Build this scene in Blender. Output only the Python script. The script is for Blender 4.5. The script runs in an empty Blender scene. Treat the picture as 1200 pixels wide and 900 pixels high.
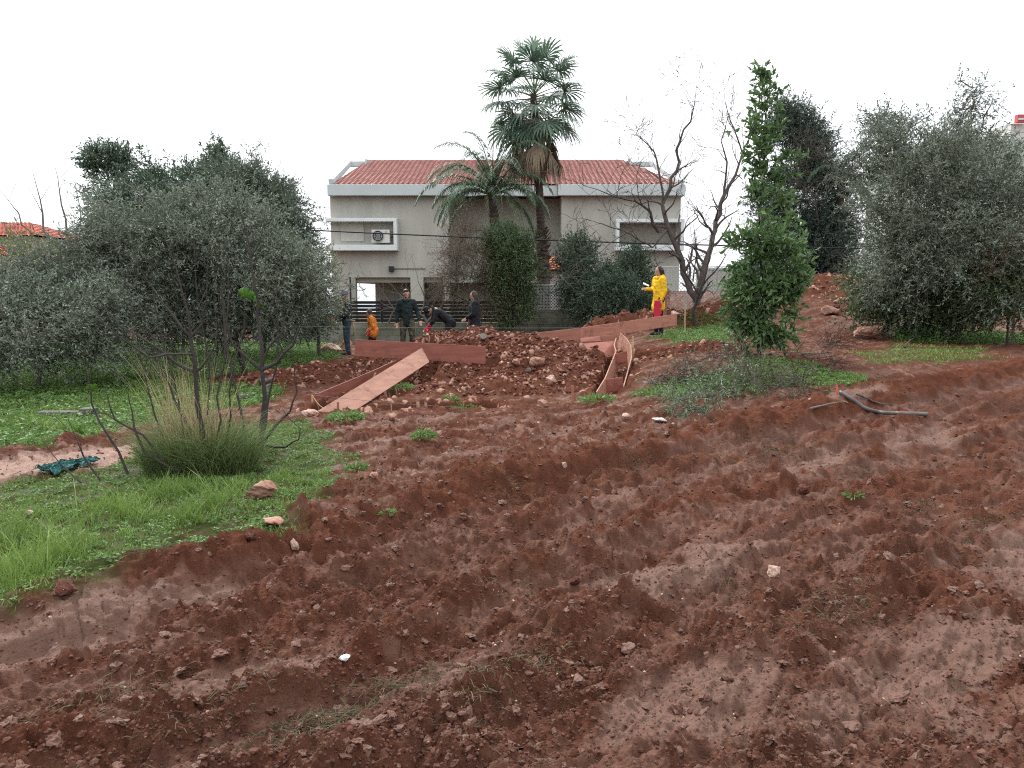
import bpy, bmesh, math, random
import numpy as np
from mathutils import Vector, Matrix, noise as mnoise
R = math.radians
scene = bpy.context.scene
COL = scene.collection

# ------------------------------------------------------------ camera
F = 942.0                       # focal length in pixels of a 1200 wide picture
CAMZ = 1.65
PITCH = math.atan(110 / F)
cam_d = bpy.data.cameras.new('camera'); cam = bpy.data.objects.new('camera', cam_d); COL.objects.link(cam)
cam_d.sensor_width = 36; cam_d.lens = F / 1200 * 36
cam_d.clip_start = .05; cam_d.clip_end = 20000
cam.location = (0, 0, CAMZ); cam.rotation_euler = (math.pi / 2 - PITCH, 0, 0)
scene.camera = cam

# ------------------------------------------------------------ overcast sky
world = bpy.data.worlds.new('World'); scene.world = world; world.use_nodes = True
nt = world.node_tree; nt.nodes.clear()
wo = nt.nodes.new('ShaderNodeOutputWorld'); bg = nt.nodes.new('ShaderNodeBackground')
sky = nt.nodes.new('ShaderNodeTexSky'); sky.sky_type = 'NISHITA'; sky.sun_disc = False
SUN_EL, SUN_ROT = R(48), R(-32)
sky.sun_elevation = SUN_EL; sky.sun_rotation = SUN_ROT; sky.air_density = 1; sky.dust_density = 4
hs = nt.nodes.new('ShaderNodeHueSaturation'); hs.inputs['Saturation'].default_value = .25
tc = nt.nodes.new('ShaderNodeTexCoord'); mp = nt.nodes.new('ShaderNodeMapping'); mp.inputs['Scale'].default_value = (1, 1, 3)
nz = nt.nodes.new('ShaderNodeTexNoise'); nz.inputs['Scale'].default_value = 2.2; nz.inputs['Detail'].default_value = 4
cr = nt.nodes.new('ShaderNodeValToRGB')
cr.color_ramp.elements[0].position = .3; cr.color_ramp.elements[0].color = (9.9, 10.3, 10.9, 1)
cr.color_ramp.elements[1].position = .7; cr.color_ramp.elements[1].color = (11.6, 11.8, 12.1, 1)
mx = nt.nodes.new('ShaderNodeMix'); mx.data_type = 'RGBA'; mx.inputs[0].default_value = .85
L = nt.links.new
L(sky.outputs[0], hs.inputs['Color']); L(tc.outputs['Generated'], mp.inputs[0]); L(mp.outputs[0], nz.inputs['Vector'])
L(nz.outputs[0], cr.inputs[0]); L(hs.outputs[0], mx.inputs[6]); L(cr.outputs[0], mx.inputs[7])
sep = nt.nodes.new('ShaderNodeSeparateXYZ'); L(tc.outputs['Generated'], sep.inputs[0])
mr_ = nt.nodes.new('ShaderNodeMapRange'); mr_.inputs[1].default_value = -.02; mr_.inputs[2].default_value = .9; mr_.inputs[3].default_value = .72; mr_.inputs[4].default_value = 1.35
L(sep.outputs[2], mr_.inputs[0]); vm = nt.nodes.new('ShaderNodeVectorMath'); vm.operation = 'SCALE'; L(mx.outputs[2], vm.inputs[0]); L(mr_.outputs[0], vm.inputs[3])   # overcast: brighter overhead
L(vm.outputs[0], bg.inputs[0]); L(bg.outputs[0], wo.inputs[0])
bg.inputs[1].default_value = .075
sun_d = bpy.data.lights.new('sun', 'SUN'); sun_d.energy = 1.5; sun_d.angle = R(10); sun_d.color = (1, .96, .9)
sun = bpy.data.objects.new('sun', sun_d); COL.objects.link(sun)
_dir = Vector((math.sin(SUN_ROT) * math.cos(SUN_EL), math.cos(SUN_ROT) * math.cos(SUN_EL), math.sin(SUN_EL)))
sun.rotation_euler = _dir.to_track_quat('Z', 'Y').to_euler()
vs = scene.view_settings; vs.view_transform = 'Standard'; vs.look = 'None'; vs.gamma = 1; vs.use_curve_mapping = False
vs.exposure = 1.25
scene.render.resolution_x = 1024; scene.render.resolution_y = 768
scene.cycles.use_denoising = False; scene.cycles.filter_width = 1.15; scene.cycles.sample_clamp_indirect = 3
scene.cycles.max_bounces = 6; scene.cycles.transparent_max_bounces = 6

# ------------------------------------------------------------ point helpers
CP, SP = math.cos(PITCH), math.sin(PITCH)
def W(px, py, d):
    """world point seen at pixel px,py of the 1200x900 photo, d metres in front"""
    u = (px - 600) / F; v = (450 - py) / F
    dx, dy, dz = u, CP + v * SP, -SP + v * CP
    t = d / dy
    return Vector((dx * t, d, CAMZ + dz * t))

# ------------------------------------------------------------ numpy noise
_rs = np.random.RandomState(7)
_ga = _rs.rand(4096) * 2 * np.pi
_gx = np.cos(_ga).astype(np.float32); _gy = np.sin(_ga).astype(np.float32)
def _h(ix, iy, seed):
    h = (ix.astype(np.int64) * 374761393 + iy.astype(np.int64) * 668265263 + seed * 1442695041) & 0xffffffff
    h = ((h ^ (h >> 13)) * 1274126177) & 0xffffffff
    return h ^ (h >> 16)
def gn(x, y, seed=0):
    x = np.asarray(x, np.float32); y = np.asarray(y, np.float32)
    ix = np.floor(x); iy = np.floor(y); fx = x - ix; fy = y - iy
    ix = ix.astype(np.int32); iy = iy.astype(np.int32)
    def g(a, b):
        k = _h(ix + a, iy + b, seed) & 4095
        return _gx[k] * (fx - a) + _gy[k] * (fy - b)
    u = fx * fx * fx * (fx * (fx * 6 - 15) + 10); v = fy * fy * fy * (fy * (fy * 6 - 15) + 10)
    a = g(0, 0); b = g(1, 0); c = g(0, 1); d = g(1, 1)
    return (a + (b - a) * u) * (1 - v) + (c + (d - c) * u) * v
def fbm(x, y, octv=4, seed=0, gain=.5):
    s = 0; amp = 1; c, sn = .8, .6
    for o in range(octv):
        s = s + amp * gn(x, y, seed + o * 17)
        x, y = (x * c - y * sn) * 2.03 + 3.1, (x * sn + y * c) * 2.03 - 1.7
        amp *= gain
    return s
def ridged(x, y, octv=4, seed=0):
    s = 0; amp = 1
    for o in range(octv):
        s = s + amp * (1 - 2 * np.abs(gn(x, y, seed + o * 13)) * 1.3)
        x, y = (x * .8 - y * .6) * 2.1 + 3.1, (x * .6 + y * .8) * 2.1
        amp *= .5
    return s / 2
def worley(x, y, seed=0, keep=.6, rmin=.2, rmax=.55):
    """embedded round lumps: height of the highest lump (unit cell) and its random id"""
    ix = np.floor(x).astype(np.int32); iy = np.floor(y).astype(np.int32)
    best = np.zeros_like(x); rid = np.zeros_like(x)
    for a in (-1, 0, 1):
        for b in (-1, 0, 1):
            h = _h(ix + a, iy + b, seed)
            r1 = (h & 1023) / 1023.; r2 = ((h >> 10) & 1023) / 1023.; r3 = ((h >> 20) & 1023) / 1023.
            cx = ix + a + r1; cy = iy + b + r2
            rad = np.where(r3 < keep, rmin + (rmax - rmin) * (r3 / keep), 0)
            sq = .65 + .7 * r2
            d2 = (x - cx) ** 2 * sq + (y - cy) ** 2 / sq
            hh = np.sqrt(np.maximum(rad * rad - d2, 0))
            m = hh > best
            best = np.where(m, hh, best); rid = np.where(m, r1, rid)
    return best, rid
def shards(x, y, seed=0, keep=.8, tilt=.5, steep=2.6):
    """overlapping tilted chunks with steep broken sides"""
    x = np.asarray(x, np.float32); y = np.asarray(y, np.float32)
    ix = np.floor(x).astype(np.int32); iy = np.floor(y).astype(np.int32); best = np.zeros_like(x)
    for a in (-1, 0, 1):
        for b in (-1, 0, 1):
            h = _h(ix + a, iy + b, seed); r1 = (h & 255) / np.float32(255); r2 = ((h >> 8) & 255) / np.float32(255); r3 = ((h >> 16) & 255) / np.float32(255)
            k = (h >> 12) & 4095; c = _gx[k]; s = _gy[k]; dx = x - ix - a - r1; dy = y - iy - b - r2
            u = dx * c + dy * s; v = dy * c - dx * s; d = np.maximum(np.abs(u) * (.8 + .5 * r1), np.abs(v)) * .7 + .3 * np.hypot(u, v)
            hh = np.where(r3 < keep, (.15 + .45 * r3 / keep) + tilt * u * (r2 - .2) - steep * np.maximum(d - .22 - .3 * r2, 0), 0)
            best = np.maximum(best, hh)
    return best
def cells(x, y, seed=0):
    ix = np.floor(x).astype(np.int32); iy = np.floor(y).astype(np.int32)
    f1 = np.full(x.shape, 9., np.float32); f2 = f1.copy()
    for a in (-1, 0, 1):
        for b in (-1, 0, 1):
            h = _h(ix + a, iy + b, seed)
            d = np.hypot(x - ix - a - (h & 1023) / 1023., y - iy - b - ((h >> 10) & 1023) / 1023.)
            f2 = np.where(d < f1, f1, np.minimum(f2, d)); f1 = np.minimum(f1, d)
    return f1, f2
def ss(a, b, x):
    t = np.clip((x - a) / (b - a), 0, 1); return t * t * (3 - 2 * t)
def bell(x, c, w): return np.exp(-((x - c) / w) ** 2)

# ------------------------------------------------------------ mesh helpers
def np_mesh(name, verts, faces, mats, parent=None, smooth=False, attrs=None, mi=None, link=True):
    me = bpy.data.meshes.new(name)
    verts = np.ascontiguousarray(verts, np.float32)
    me.vertices.add(len(verts)); me.vertices.foreach_set('co', verts.ravel())
    if isinstance(faces, np.ndarray):
        k = faces.shape[1]; n = len(faces); idx = faces.ravel().astype(np.int32)
        starts = np.arange(0, n * k, k, dtype=np.int32)
    else:
        n = len(faces); idx = np.array([i for f in faces for i in f], np.int32)
        starts = np.cumsum([0] + [len(f) for f in faces[:-1]]).astype(np.int32)
    me.loops.add(len(idx)); me.loops.foreach_set('vertex_index', idx)
    me.polygons.add(n); me.polygons.foreach_set('loop_start', starts)
    if mi is not None: me.polygons.foreach_set('material_index', np.asarray(mi, np.int32))
    me.polygons.foreach_set('use_smooth', np.full(n, smooth, bool))
    for k_, (dom, arr) in (attrs or {}).items():
        a = me.attributes.new(k_, 'FLOAT', dom); a.data.foreach_set('value', np.ascontiguousarray(arr, np.float32))
    for m in (mats if isinstance(mats, (list, tuple)) else [mats]): me.materials.append(m)
    me.update(calc_edges=True); me.validate()
    o = bpy.data.objects.new(name, me)
    if link: COL.objects.link(o)
    if parent: o.parent = parent
    return o
class MB:
    """collects simple shapes and links them as ONE mesh object (world coordinates; made local to the parent)"""
    def __init__(s): s.v = []; s.f = []; s.m = []
    def add(s, vs, fs, m=0):
        b = len(s.v); s.v += [tuple(v) for v in vs]; s.f += [tuple(i + b for i in f) for f in fs]; s.m += [m] * len(fs)
    def box(s, x0, x1, y0, y1, z0, z1, m=0):
        s.add([(x, y, z) for x in (x0, x1) for y in (y0, y1) for z in (z0, z1)],
              [(0, 1, 3, 2), (4, 6, 7, 5), (0, 4, 5, 1), (2, 3, 7, 6), (0, 2, 6, 4), (1, 5, 7, 3)], m)
    def bar(s, a, b, w, h, up=(0, 0, 1), m=0):
        a = Vector(a); b = Vector(b); d = (b - a).normalized(); u = Vector(up)
        sd = d.cross(u).normalized(); u = sd.cross(d).normalized()
        vs = [p + sd * sx * w / 2 + u * sz * h / 2 for p in (a, b) for sx in (-1, 1) for sz in (-1, 1)]
        s.add(vs, [(0, 1, 3, 2), (4, 6, 7, 5), (0, 4, 5, 1), (2, 3, 7, 6), (0, 2, 6, 4), (1, 5, 7, 3)], m)
    def tube(s, pts, rad, n=6, m=0, cap=True):
        pts = [Vector(p) for p in pts]
        if not isinstance(rad, (list, tuple)): rad = [rad] * len(pts)
        b = len(s.v); prev = None
        for i, p in enumerate(pts):
            d = (pts[min(i + 1, len(pts) - 1)] - pts[max(i - 1, 0)])
            d = d.normalized() if d.length > 1e-9 else Vector((0, 0, 1))
            if prev is None:
                u = d.orthogonal().normalized()
            else:
                u = prev - d * prev.dot(d); u = u.normalized() if u.length > 1e-6 else d.orthogonal().normalized()
            prev = u; w = d.cross(u)
            for k in range(n):
                a = 2 * math.pi * k / n
                s.v.append(tuple(p + (u * math.cos(a) + w * math.sin(a)) * rad[i]))
        for i in range(len(pts) - 1):
            for k in range(n):
                k2 = (k + 1) % n
                s.f.append((b + i * n + k, b + i * n + k2, b + (i + 1) * n + k2, b + (i + 1) * n + k)); s.m.append(m)
        if cap:
            s.f.append(tuple(b + k for k in reversed(range(n)))); s.m.append(m)
            e = b + (len(pts) - 1) * n; s.f.append(tuple(e + k for k in range(n))); s.m.append(m)
    def strip(s, top, bot, th, m=0):
        """a board standing along top/bot polylines with thickness th"""
        top = [Vector(p) for p in top]; bot = [Vector(p) for p in bot]; n = len(top); vs = []
        for i in range(n):
            d = (top[min(i + 1, n - 1)] - top[max(i - 1, 0)]).normalized()
            nn = d.cross(top[i] - bot[i]).normalized() * th / 2
            vs += [top[i] + nn, top[i] - nn, bot[i] - nn, bot[i] + nn]
        fs = [(3, 2, 1, 0), tuple(4 * (n - 1) + k for k in range(4))]
        for i in range(n - 1):
            for k in range(4):
                k2 = (k + 1) % 4; fs.append((4 * i + k, 4 * i + k2, 4 * i + 4 + k2, 4 * i + 4 + k))
        s.add(vs, fs, m)
    def build(s, name, mats, parent=None, smooth=False, bevel=0):
        v = np.array(s.v, np.float32)
        if parent is not None: v = v - np.array(world_loc(parent), np.float32)
        o = np_mesh(name, v, s.f, mats, parent, smooth, mi=s.m)
        bm = bmesh.new(); bm.from_mesh(o.data); bmesh.ops.recalc_face_normals(bm, faces=bm.faces)
        bm.to_mesh(o.data); bm.free()
        if smooth: o.data.polygons.foreach_set('use_smooth', np.ones(len(o.data.polygons), bool))
        if bevel:
            md = o.modifiers.new('bevel', 'BEVEL'); md.width = bevel; md.segments = 2; md.limit_method = 'ANGLE'
        return o
def world_loc(o):
    l = Vector(o.location)
    while o.parent: o = o.parent; l = l + Vector(o.location)
    return l
def thing(name, label, cat, loc=(0, 0, 0), group=None):
    o = bpy.data.objects.new(name, None); COL.objects.link(o); o.location = loc; o.empty_display_size = .2
    return tag(o, label, cat, group)
def tag(o, label, cat, group=None, kind=None):
    o['label'] = label; o['category'] = cat
    if group: o['group'] = group
    if kind: o['kind'] = kind
    return o
def recenter(o):
    """top-level mesh thing: put its origin at its base"""
    n = len(o.data.vertices); a = np.empty(n * 3, np.float32); o.data.vertices.foreach_get('co', a); a = a.reshape(-1, 3)
    c = np.array([a[:, 0].mean(), a[:, 1].mean(), a[:, 2].min()], np.float32)
    o.data.vertices.foreach_set('co', (a - c).ravel()); o.location = c.tolist(); return o

# ------------------------------------------------------------ materials
def mat(name, col, rough=.7, var=0, scale=5, bump=0, bscale=None, col2=None, spec=.3, metal=0, stretch=None, detail=5, trans=0, attr=None, dist=.02):
    m = bpy.data.materials.new(name); m.use_nodes = True; n = m.node_tree.nodes; l = m.node_tree.links
    b = n['Principled BSDF']; b.inputs['Roughness'].default_value = rough; b.inputs['Metallic'].default_value = metal
    b.inputs['Specular IOR Level'].default_value = spec
    tcn = n.new('ShaderNodeTexCoord'); mpn = n.new('ShaderNodeMapping')
    if stretch: mpn.inputs['Scale'].default_value = stretch
    l.new(tcn.outputs['Object'], mpn.inputs[0])
    c1 = tuple(col) + (1,); c2 = tuple(col2) + (1,) if col2 else tuple(max(0, c * (1 - var)) for c in col) + (1,)
    if attr: a = n.new('ShaderNodeAttribute'); a.attribute_name = attr; fac = a.outputs['Fac']
    else:
        t = n.new('ShaderNodeTexNoise'); t.inputs['Scale'].default_value = scale; t.inputs['Detail'].default_value = detail
        l.new(mpn.outputs[0], t.inputs['Vector']); r = n.new('ShaderNodeMapRange')
        r.inputs[1].default_value = .35; r.inputs[2].default_value = .65; l.new(t.outputs[0], r.inputs[0]); fac = r.outputs[0]
    mixn = n.new('ShaderNodeMix'); mixn.data_type = 'RGBA'; mixn.inputs[6].default_value = c1; mixn.inputs[7].default_value = c2
    l.new(fac, mixn.inputs[0]); l.new(mixn.outputs[2], b.inputs['Base Color'])
    if bump:
        t2 = n.new('ShaderNodeTexNoise'); t2.inputs['Scale'].default_value = bscale or scale * 4; t2.inputs['Detail'].default_value = 6
        l.new(mpn.outputs[0], t2.inputs['Vector']); bp = n.new('ShaderNodeBump'); bp.inputs['Strength'].default_value = bump
        bp.inputs['Distance'].default_value = dist; l.new(t2.outputs[0], bp.inputs['Height']); l.new(bp.outputs[0], b.inputs['Normal'])
    if trans:
        tr = n.new('ShaderNodeBsdfTranslucent'); l.new(mixn.outputs[2], tr.inputs[0]); ms = n.new('ShaderNodeMixShader')
        ms.inputs[0].default_value = trans; l.new(b.outputs[0], ms.inputs[1]); l.new(tr.outputs[0], ms.inputs[2])
        l.new(ms.outputs[0], n['Material Output'].inputs[0])
    return m
def leafmat(name, a, b, rough=.5, trans=.3, spec=.4): return mat(name, a, rough, col2=b, attr='rnd', trans=trans, spec=spec)
# ------------------------------------------------------------ the ground: one sheet to the horizon
AX, AY = .769, .640; NX, NY = -.640, .769; OX, OY = 0., 5.
def st(x, y):
    return (x - OX) * AX + (y - OY) * AY, (x - OX) * NX + (y - OY) * NY
def berm_t(x, y):
    s, t = st(x, y)
    tb = np.interp(s, [-6, -2.55, -.83, .4, 1.6, 3.2, 5, 8, 10.3, 14], [1.1, 1.16, 1.3, 1.62, 1.78, 1.7, 1.4, .95, .6, .3])
    return s, t - tb + .2 * (1 - ss(2, 6, s))
def base_h(x, y):
    r = .6 * ss(0, 4, x) * ss(7, 14, y) + 1.0 * ss(4.5, 8, x) * ss(16, 25, y)
    r = r - .12 * ss(18, 24, y) * (1 - ss(0, 4, x))
    return r
def far_h(x, y):
    rr = np.hypot(x, y); return -28 * ss(60, 260, rr)
def G(px, py):
    z = 0.
    for _ in range(25):
        u = (px - 600) / F; v = (450 - py) / F
        dx, dy, dz = u, CP + v * SP, -SP + v * CP
        t = (z - CAMZ) / dz; z = .5 * z + .5 * float(base_h(np.float64(dx * t), np.float64(dy * t)))
    return dx * t, dy * t
def poly(pp): return np.array([G(*p) for p in pp], np.float64)
def sdist(P, x, y):
    """signed distance to a polygon, positive inside"""
    d = np.full(x.shape, 1e9); ins = np.zeros(x.shape, bool); n = len(P)
    for i in range(n):
        x0, y0 = P[i]; x1, y1 = P[(i + 1) % n]
        ex, ey = x1 - x0, y1 - y0; L2 = ex * ex + ey * ey + 1e-12
        t = np.clip(((x - x0) * ex + (y - y0) * ey) / L2, 0, 1)
        d = np.minimum(d, (x - x0 - t * ex) ** 2 + (y - y0 - t * ey) ** 2)
        c = ((y0 > y) != (y1 > y)) & (x < ex * (y - y0) / (ey + (1e-12 if ey == 0 else 0)) + x0)
        ins ^= c
    d = np.sqrt(d); return np.where(ins, d, -d)
GRASS = [poly(p) for p in (
    [(-300, 830), (0, 738), (90, 718), (200, 680), (330, 640), (392, 602), (425, 548), (390, 505), (350, 494), (200, 520), (110, 552), (-300, 590)],
    [(-500, 540), (0, 532), (60, 525), (130, 510), (240, 486), (335, 470), (345, 460), (300, 455), (240, 452), (250, 441), (330, 434), (400, 421), (402, 406), (340, 399), (-500, 400)],
    [(755, 398), (800, 385), (850, 378), (870, 385), (850, 402), (790, 403)],
    [(840, 440), (900, 422), (960, 428), (1010, 440), (1000, 452), (930, 452), (880, 462), (780, 470), (745, 470), (750, 455)],
    [(1000, 412), (1060, 405), (1160, 408), (1170, 420), (1080, 428), (1010, 425)],
    [(1040, 400), (1060, 385), (1300, 380), (1300, 402), (1150, 404)],
    [(430, 392), (620, 385), (620, 379), (430, 382)],
    [(435, 385), (500, 388), (560, 386), (560, 380), (435, 380)])]
GRASSW = [1, 1, .8, .85, .6, 1, .9, .9]
BARE = [poly(p) for p in (
    [(-100, 566), (0, 563), (90, 556), (175, 534), (190, 520), (110, 526), (60, 536), (0, 541), (-100, 548)],)]
def grass_mask(x, y, fine=True):
    m = np.zeros(x.shape)
    nz_ = fbm(x * 1.3, y * 1.3, 4, 50) * .95 + (fbm(x * 6, y * 6, 3, 55) * .25 if fine else 0)
    for P, w in zip(GRASS, GRASSW):
        sd = sdist(P, x, y)
        m = np.maximum(m, w * ss(-.12, .25, sd + nz_ * .5))
    m = m * (1 - ss(-.05, .1, sdist(BARE[0], x, y) + nz_ * .1))
    m = np.maximum(m, ss(45, 60, np.hypot(x, y)) * .8)
    return m
MOUNDS = [ # x,y from pixel+distance, radii, height, angle
    (W(590, 400, 15.3).x, 15.3, 1.7, 1.35, .74, 0), (W(650, 400, 14.4).x, 14.4, 1.3, 1.3, .34, 0),
    (W(525, 400, 15.8).x, 15.8, 1.4, .8, .68, 0), (W(600, 400, 13.0).x, 13.0, 1.6, .75, .22, 0),
    (W(470, 400, 16.6).x, 16.6, 1.3, .7, .45, 0), (W(370, 400, 14.6).x, 14.6, 1.1, .5, .3, .3),
    (W(320, 400, 13.9).x, 13.9, .8, .35, .24, .2),
    (W(720, 400, 21.5).x, 21.5, 2.3, .7, .55, .1), (W(830, 370, 22).x, 22.0, 1.6, .6, .5, .2), (W(800, 400, 14.6).x, 14.6, .9, .6, .12, 0),
    (W(970, 350, 24.5).x, 24.5, 2.0, 2.2, .5, 0), (W(1000, 400, 20.5).x, 20.5, .8, .4, .18, 0)]
PITS = [(W(765, 400, 15.3).x, 15.3, .5, .75, .4, 0), (W(690, 400, 15.6).x, 15.6, .7, .35, .25, 0)]
TR = [((W(385, 480, 10.9).x, 11.15), (W(560, 480, 11.2).x, 11.5), .33, .38), ((W(385, 480, 10.9).x, 11.2), (W(500, 420, 15).x, 15.2), .33, .3),
      ((W(715, 460, 11.6).x, 11.9), (W(733, 400, 16.5).x, 16.5), .26, .25)]
def dist_seg(x, y, a, b):
    ex, ey = b[0] - a[0], b[1] - a[1]; t = np.clip(((x - a[0]) * ex + (y - a[1]) * ey) / (ex * ex + ey * ey), 0, 1)
    return np.hypot(x - a[0] - t * ex, y - a[1] - t * ey)
SMOOTH = [(G(785, 676), .551, .28), (G(1100, 780), .9, .35), (G(1190, 660), .6, .3), (G(300, 800), .5, .2), (G(820, 830), .5, .25), (G(960, 545), .9, .3), (G(1080, 520), .9, .3), (G(540, 800), .35, .15),
          (G(80, 740), .6, .3), (G(250, 700), .5, .15), (G(1000, 470), .7, .35), (G(620, 600), .5, .12)]
def amp_far(rr, d): return 1 - ss(d * .75, d * 1.1, rr)
def ground(x, y, full=True):
    x = np.asarray(x, np.float64); y = np.asarray(y, np.float64)
    s, tt = berm_t(x, y); rr = np.hypot(x, y)
    gm = grass_mask(x, y, full)
    h = base_h(x, y) + far_h(x, y)
    near = 1 - ss(28, 45, rr)
    wob = fbm(x * .6, y * .6, 2, 90) * .15
    t2 = tt + wob * (1 - bell(tt, 0, .5))
    warp = fbm(s * 1.1, t2 * 2.2, 3, 91)
    track = (1 - ss(.2, .7, tt)) * near
    ed = lambda c, w, k: bell(t2 + .16 * warp + .1 * np.sin(s * k), c, w)
    br = bell(tt + .22 * fbm(s * 1.6, tt * 1.5, 3, 33), -.16, .26) * ss(-9, -6, s)
    h = h + br * (.155 + .05 * fbm(s * 1.3, tt, 3, 37))
    rut = -.075 * ed(-.62, .22, 2.1) + .06 * ed(-.98, .13, 1.7) - .055 * ed(-1.28, .18, 1.1) + .075 * ed(-1.72, .12, 2.4) - .06 * ed(-2.05, .2, 1.4) \
        + .06 * ed(-2.42, .14, 1.9) - .04 * ed(-2.85, .22, 1.3) + .04 * ed(-3.3, .16, 2.2) - .03 * ed(-3.9, .25, 1.) + .04 * ed(-4.5, .2, 1.3)
    h = h + track * (.055 * fbm(s * .55, t2 * 4.2, 4, 501) + .030 * fbm(s * .9, t2 * 10, 3, 503))
    h = h + rut * track * (.95 + 1.1 * fbm(s * .8, tt * .9, 3, 71))
    h = h + .025 * fbm(x * .9, y * .9, 3, 11) * near
    mound = np.zeros(x.shape)
    for cx, cy, rx, ry, hh, a in MOUNDS:
        c, s_ = math.cos(a), math.sin(a); dx, dy = x - cx, y - cy
        e = np.hypot((dx * c + dy * s_) / rx, (-dx * s_ + dy * c) / ry) + .22 * fbm(x * 1.4, y * 1.4, 3, 21)
        k = ss(1.25, .1, e); mound = np.maximum(mound, ss(1.3, .85, e)); h = np.maximum(h, base_h(x, y) - .05 + hh * k + .0) * 1.0 if False else h + hh * k * (1 - .45 * np.minimum(1, np.maximum(0, (h - base_h(x, y)) / .5)))
    for cx, cy, rx, ry, hh, a in PITS:
        e = np.hypot((x - cx) / rx, (y - cy) / ry) + .12 * fbm(x * 2, y * 2, 3, 23); h = h - hh * ss(1.1, .75, e); mound = np.maximum(mound, ss(1.5, 1, e))
    for a, b, w, dp in TR:
        dd = dist_seg(x, y, a, b) + .05 * fbm(x * 3, y * 3, 2, 27)
        h = h - dp * ss(w, w * .75, dd); mound = np.maximum(mound, ss(w * 2.4, w * 1.1, dd))
    # smooth wet patches
    sm = np.zeros(x.shape)
    for (cx, cy), ra, rb in SMOOTH:
        dx, dy = x - cx, y - cy
        e = np.hypot((dx * AX + dy * AY) / ra, (dx * NX + dy * NY) / rb) - (.25 if ra == .551 else 0)
        sm = np.maximum(sm, .85 * ss(1.1, .6, e + .75 * fbm(x * 3, y * 3, 4, 41)))
    bare_ = ss(-.1, .08, sdist(BARE[0], x, y) + .1 * fbm(x * 3, y * 3, 3, 43)); sm = np.maximum(sm, bare_)
    fld = fbm(s * .42, tt * 3.1, 4, 61) * 1.1 + fbm(x * 4.7, y * 5.4, 5, 63, .6) * .75
    crumb = ss(-.45, .25, fld + .55 * br + .13 * np.sign(rut) * np.minimum(1, np.abs(rut) * 25) - .0)
    crumb = np.maximum(crumb, mound); crumb = .15 + .85 * crumb * (1 - .9 * sm)
    stone = np.zeros(x.shape)
    stone = .42 * bare_
    if full:
        fade = near * (1 - .9 * gm)
        e5 = fbm(x * 3.4, y * 3.4, 4, 101, .5)
        h = h + fade * (.034 + .022 * crumb) * e5
        fine = fade * (1 - ss(9, 14, rr)) * (1 - .45 * sm)
        w1 = e5 * .4
        h = h + fine * (1 - mound) * (.5 + .5 * crumb) * (.115 * shards(x / .24 + w1, y / .20 + w1, 201, .55) + .066 * shards(x / .12 + w1, y / .11, 203, .7))
        h = h + amp_far(rr, 6.8) * fade * (.35 + .65 * crumb) * .036 * shards(x / .055, y / .055 + w1, 205, .85)
        h = h + amp_far(rr, 4.4) * fade * (.35 + .65 * crumb) * .017 * shards(x / .028, y / .028 + w1, 207, .85)
        h = h + fine * (1 - crumb) * (.045 * shards(s / .36 + e5, t2 / .22 + w1, 209, .7, .6, 4.) + .032 * shards(s / .17 + e5, t2 / .12 + w1, 211, .6, .6, 4.) + .018 * shards(s / .08 + e5, t2 / .07 + w1, 213, .45, .6, 4.))
        rg = ridged(s * 3.2, t2 * 7.5, 4, 131)
        h = h + fade * (1 - mound) * (.010 * (1 - .5 * sm)) * (rg - .3)
        c1, i1 = worley(x / .26 + fbm(x * 5, y * 5, 2, 7) * .35, y / .26 + fbm(x * 5, y * 5, 2, 8) * .35, 3, .5)
        c2, i2 = worley(x / .12 + e5 * .35, y / .12, 5, .65)
        c3, i3 = worley(x / .055 + e5 * .5, y / .055 + e5 * .3, 9, .75)
        amp = fade * (crumb * .65 + .3) * (1 - .4 * sm)
        h = h + amp * (c1 * .26 * .62 * (.12 + .68 * mound) + c2 * .12 * .75 * (.3 + .7 * mound) + amp_far(rr, 7) * c3 * .055 * .6)
        # broken mud plates, footprints and tyre lugs where the ground is smooth
        q1, q2 = cells(x * 3.6 + e5 * .7, y * 3.6 + warp * .7, 15)
        h = h - fade * (1 - .7 * crumb) * .026 * ss(.055, .0, q2 - q1) * ss(-.1, .25, fbm(x * 1.2, y * 1.2, 2, 77))
        q3, q4 = cells(s * 5 + e5, tt * 8 + e5 * .8, 19)
        h = h - fade * (1 - crumb) * .012 * ss(.0, .5, q3)
        lug = np.sin((s + .35 * np.abs(tt + 3.4)) * 2 * np.pi / .17 + e5 * 1.5)
        lm = np.maximum(bell(t2, -.62, .16), np.maximum(bell(t2, -2.1, .2) * .8, bell(tt, -3.6, .3) * .9)) * track * ss(-.1, .25, fbm(s * .5, tt, 2, 88))
        h = h + lm * fade * .018 * lug
        stone = stone + np.maximum(np.where((c2 > .08) & (i2 > .86), 1., 0), np.where((c3 > .1) & (i3 > .9), 1., 0)) * np.clip(mound + .25 * (tt > .3) + .04, 0, 1)
        h = h + gm * .03 * fbm(x * 5, y * 5, 3, 140)
    return h, gm, crumb, sm, stone, np.clip(br * 1.1 + .5 * mound + .6 * bell(t2, -1.72, .2) * track * (fld > -.1), 0, 1)
def H(x, y, full=False):
    return float(ground(np.array([x], float), np.array([y], float), full)[0][0])
def on(px, py, full=False):
    """point of the ground under a photo pixel"""
    d = G(px, py)
    # march along the ray so that mounds count
    u = (px - 600) / F; v = (450 - py) / F; dx, dy, dz = u, CP + v * SP, -SP + v * CP
    t = np.linspace(2, 40, 1500); gx = dx * t; gy = dy * t; gz = CAMZ + dz * t
    hh = ground(gx, gy, full)[0]; k = np.argmax(gz < hh) if (gz < hh).any() else len(t) - 1
    return Vector((gx[k], gy[k], hh[k]))

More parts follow.
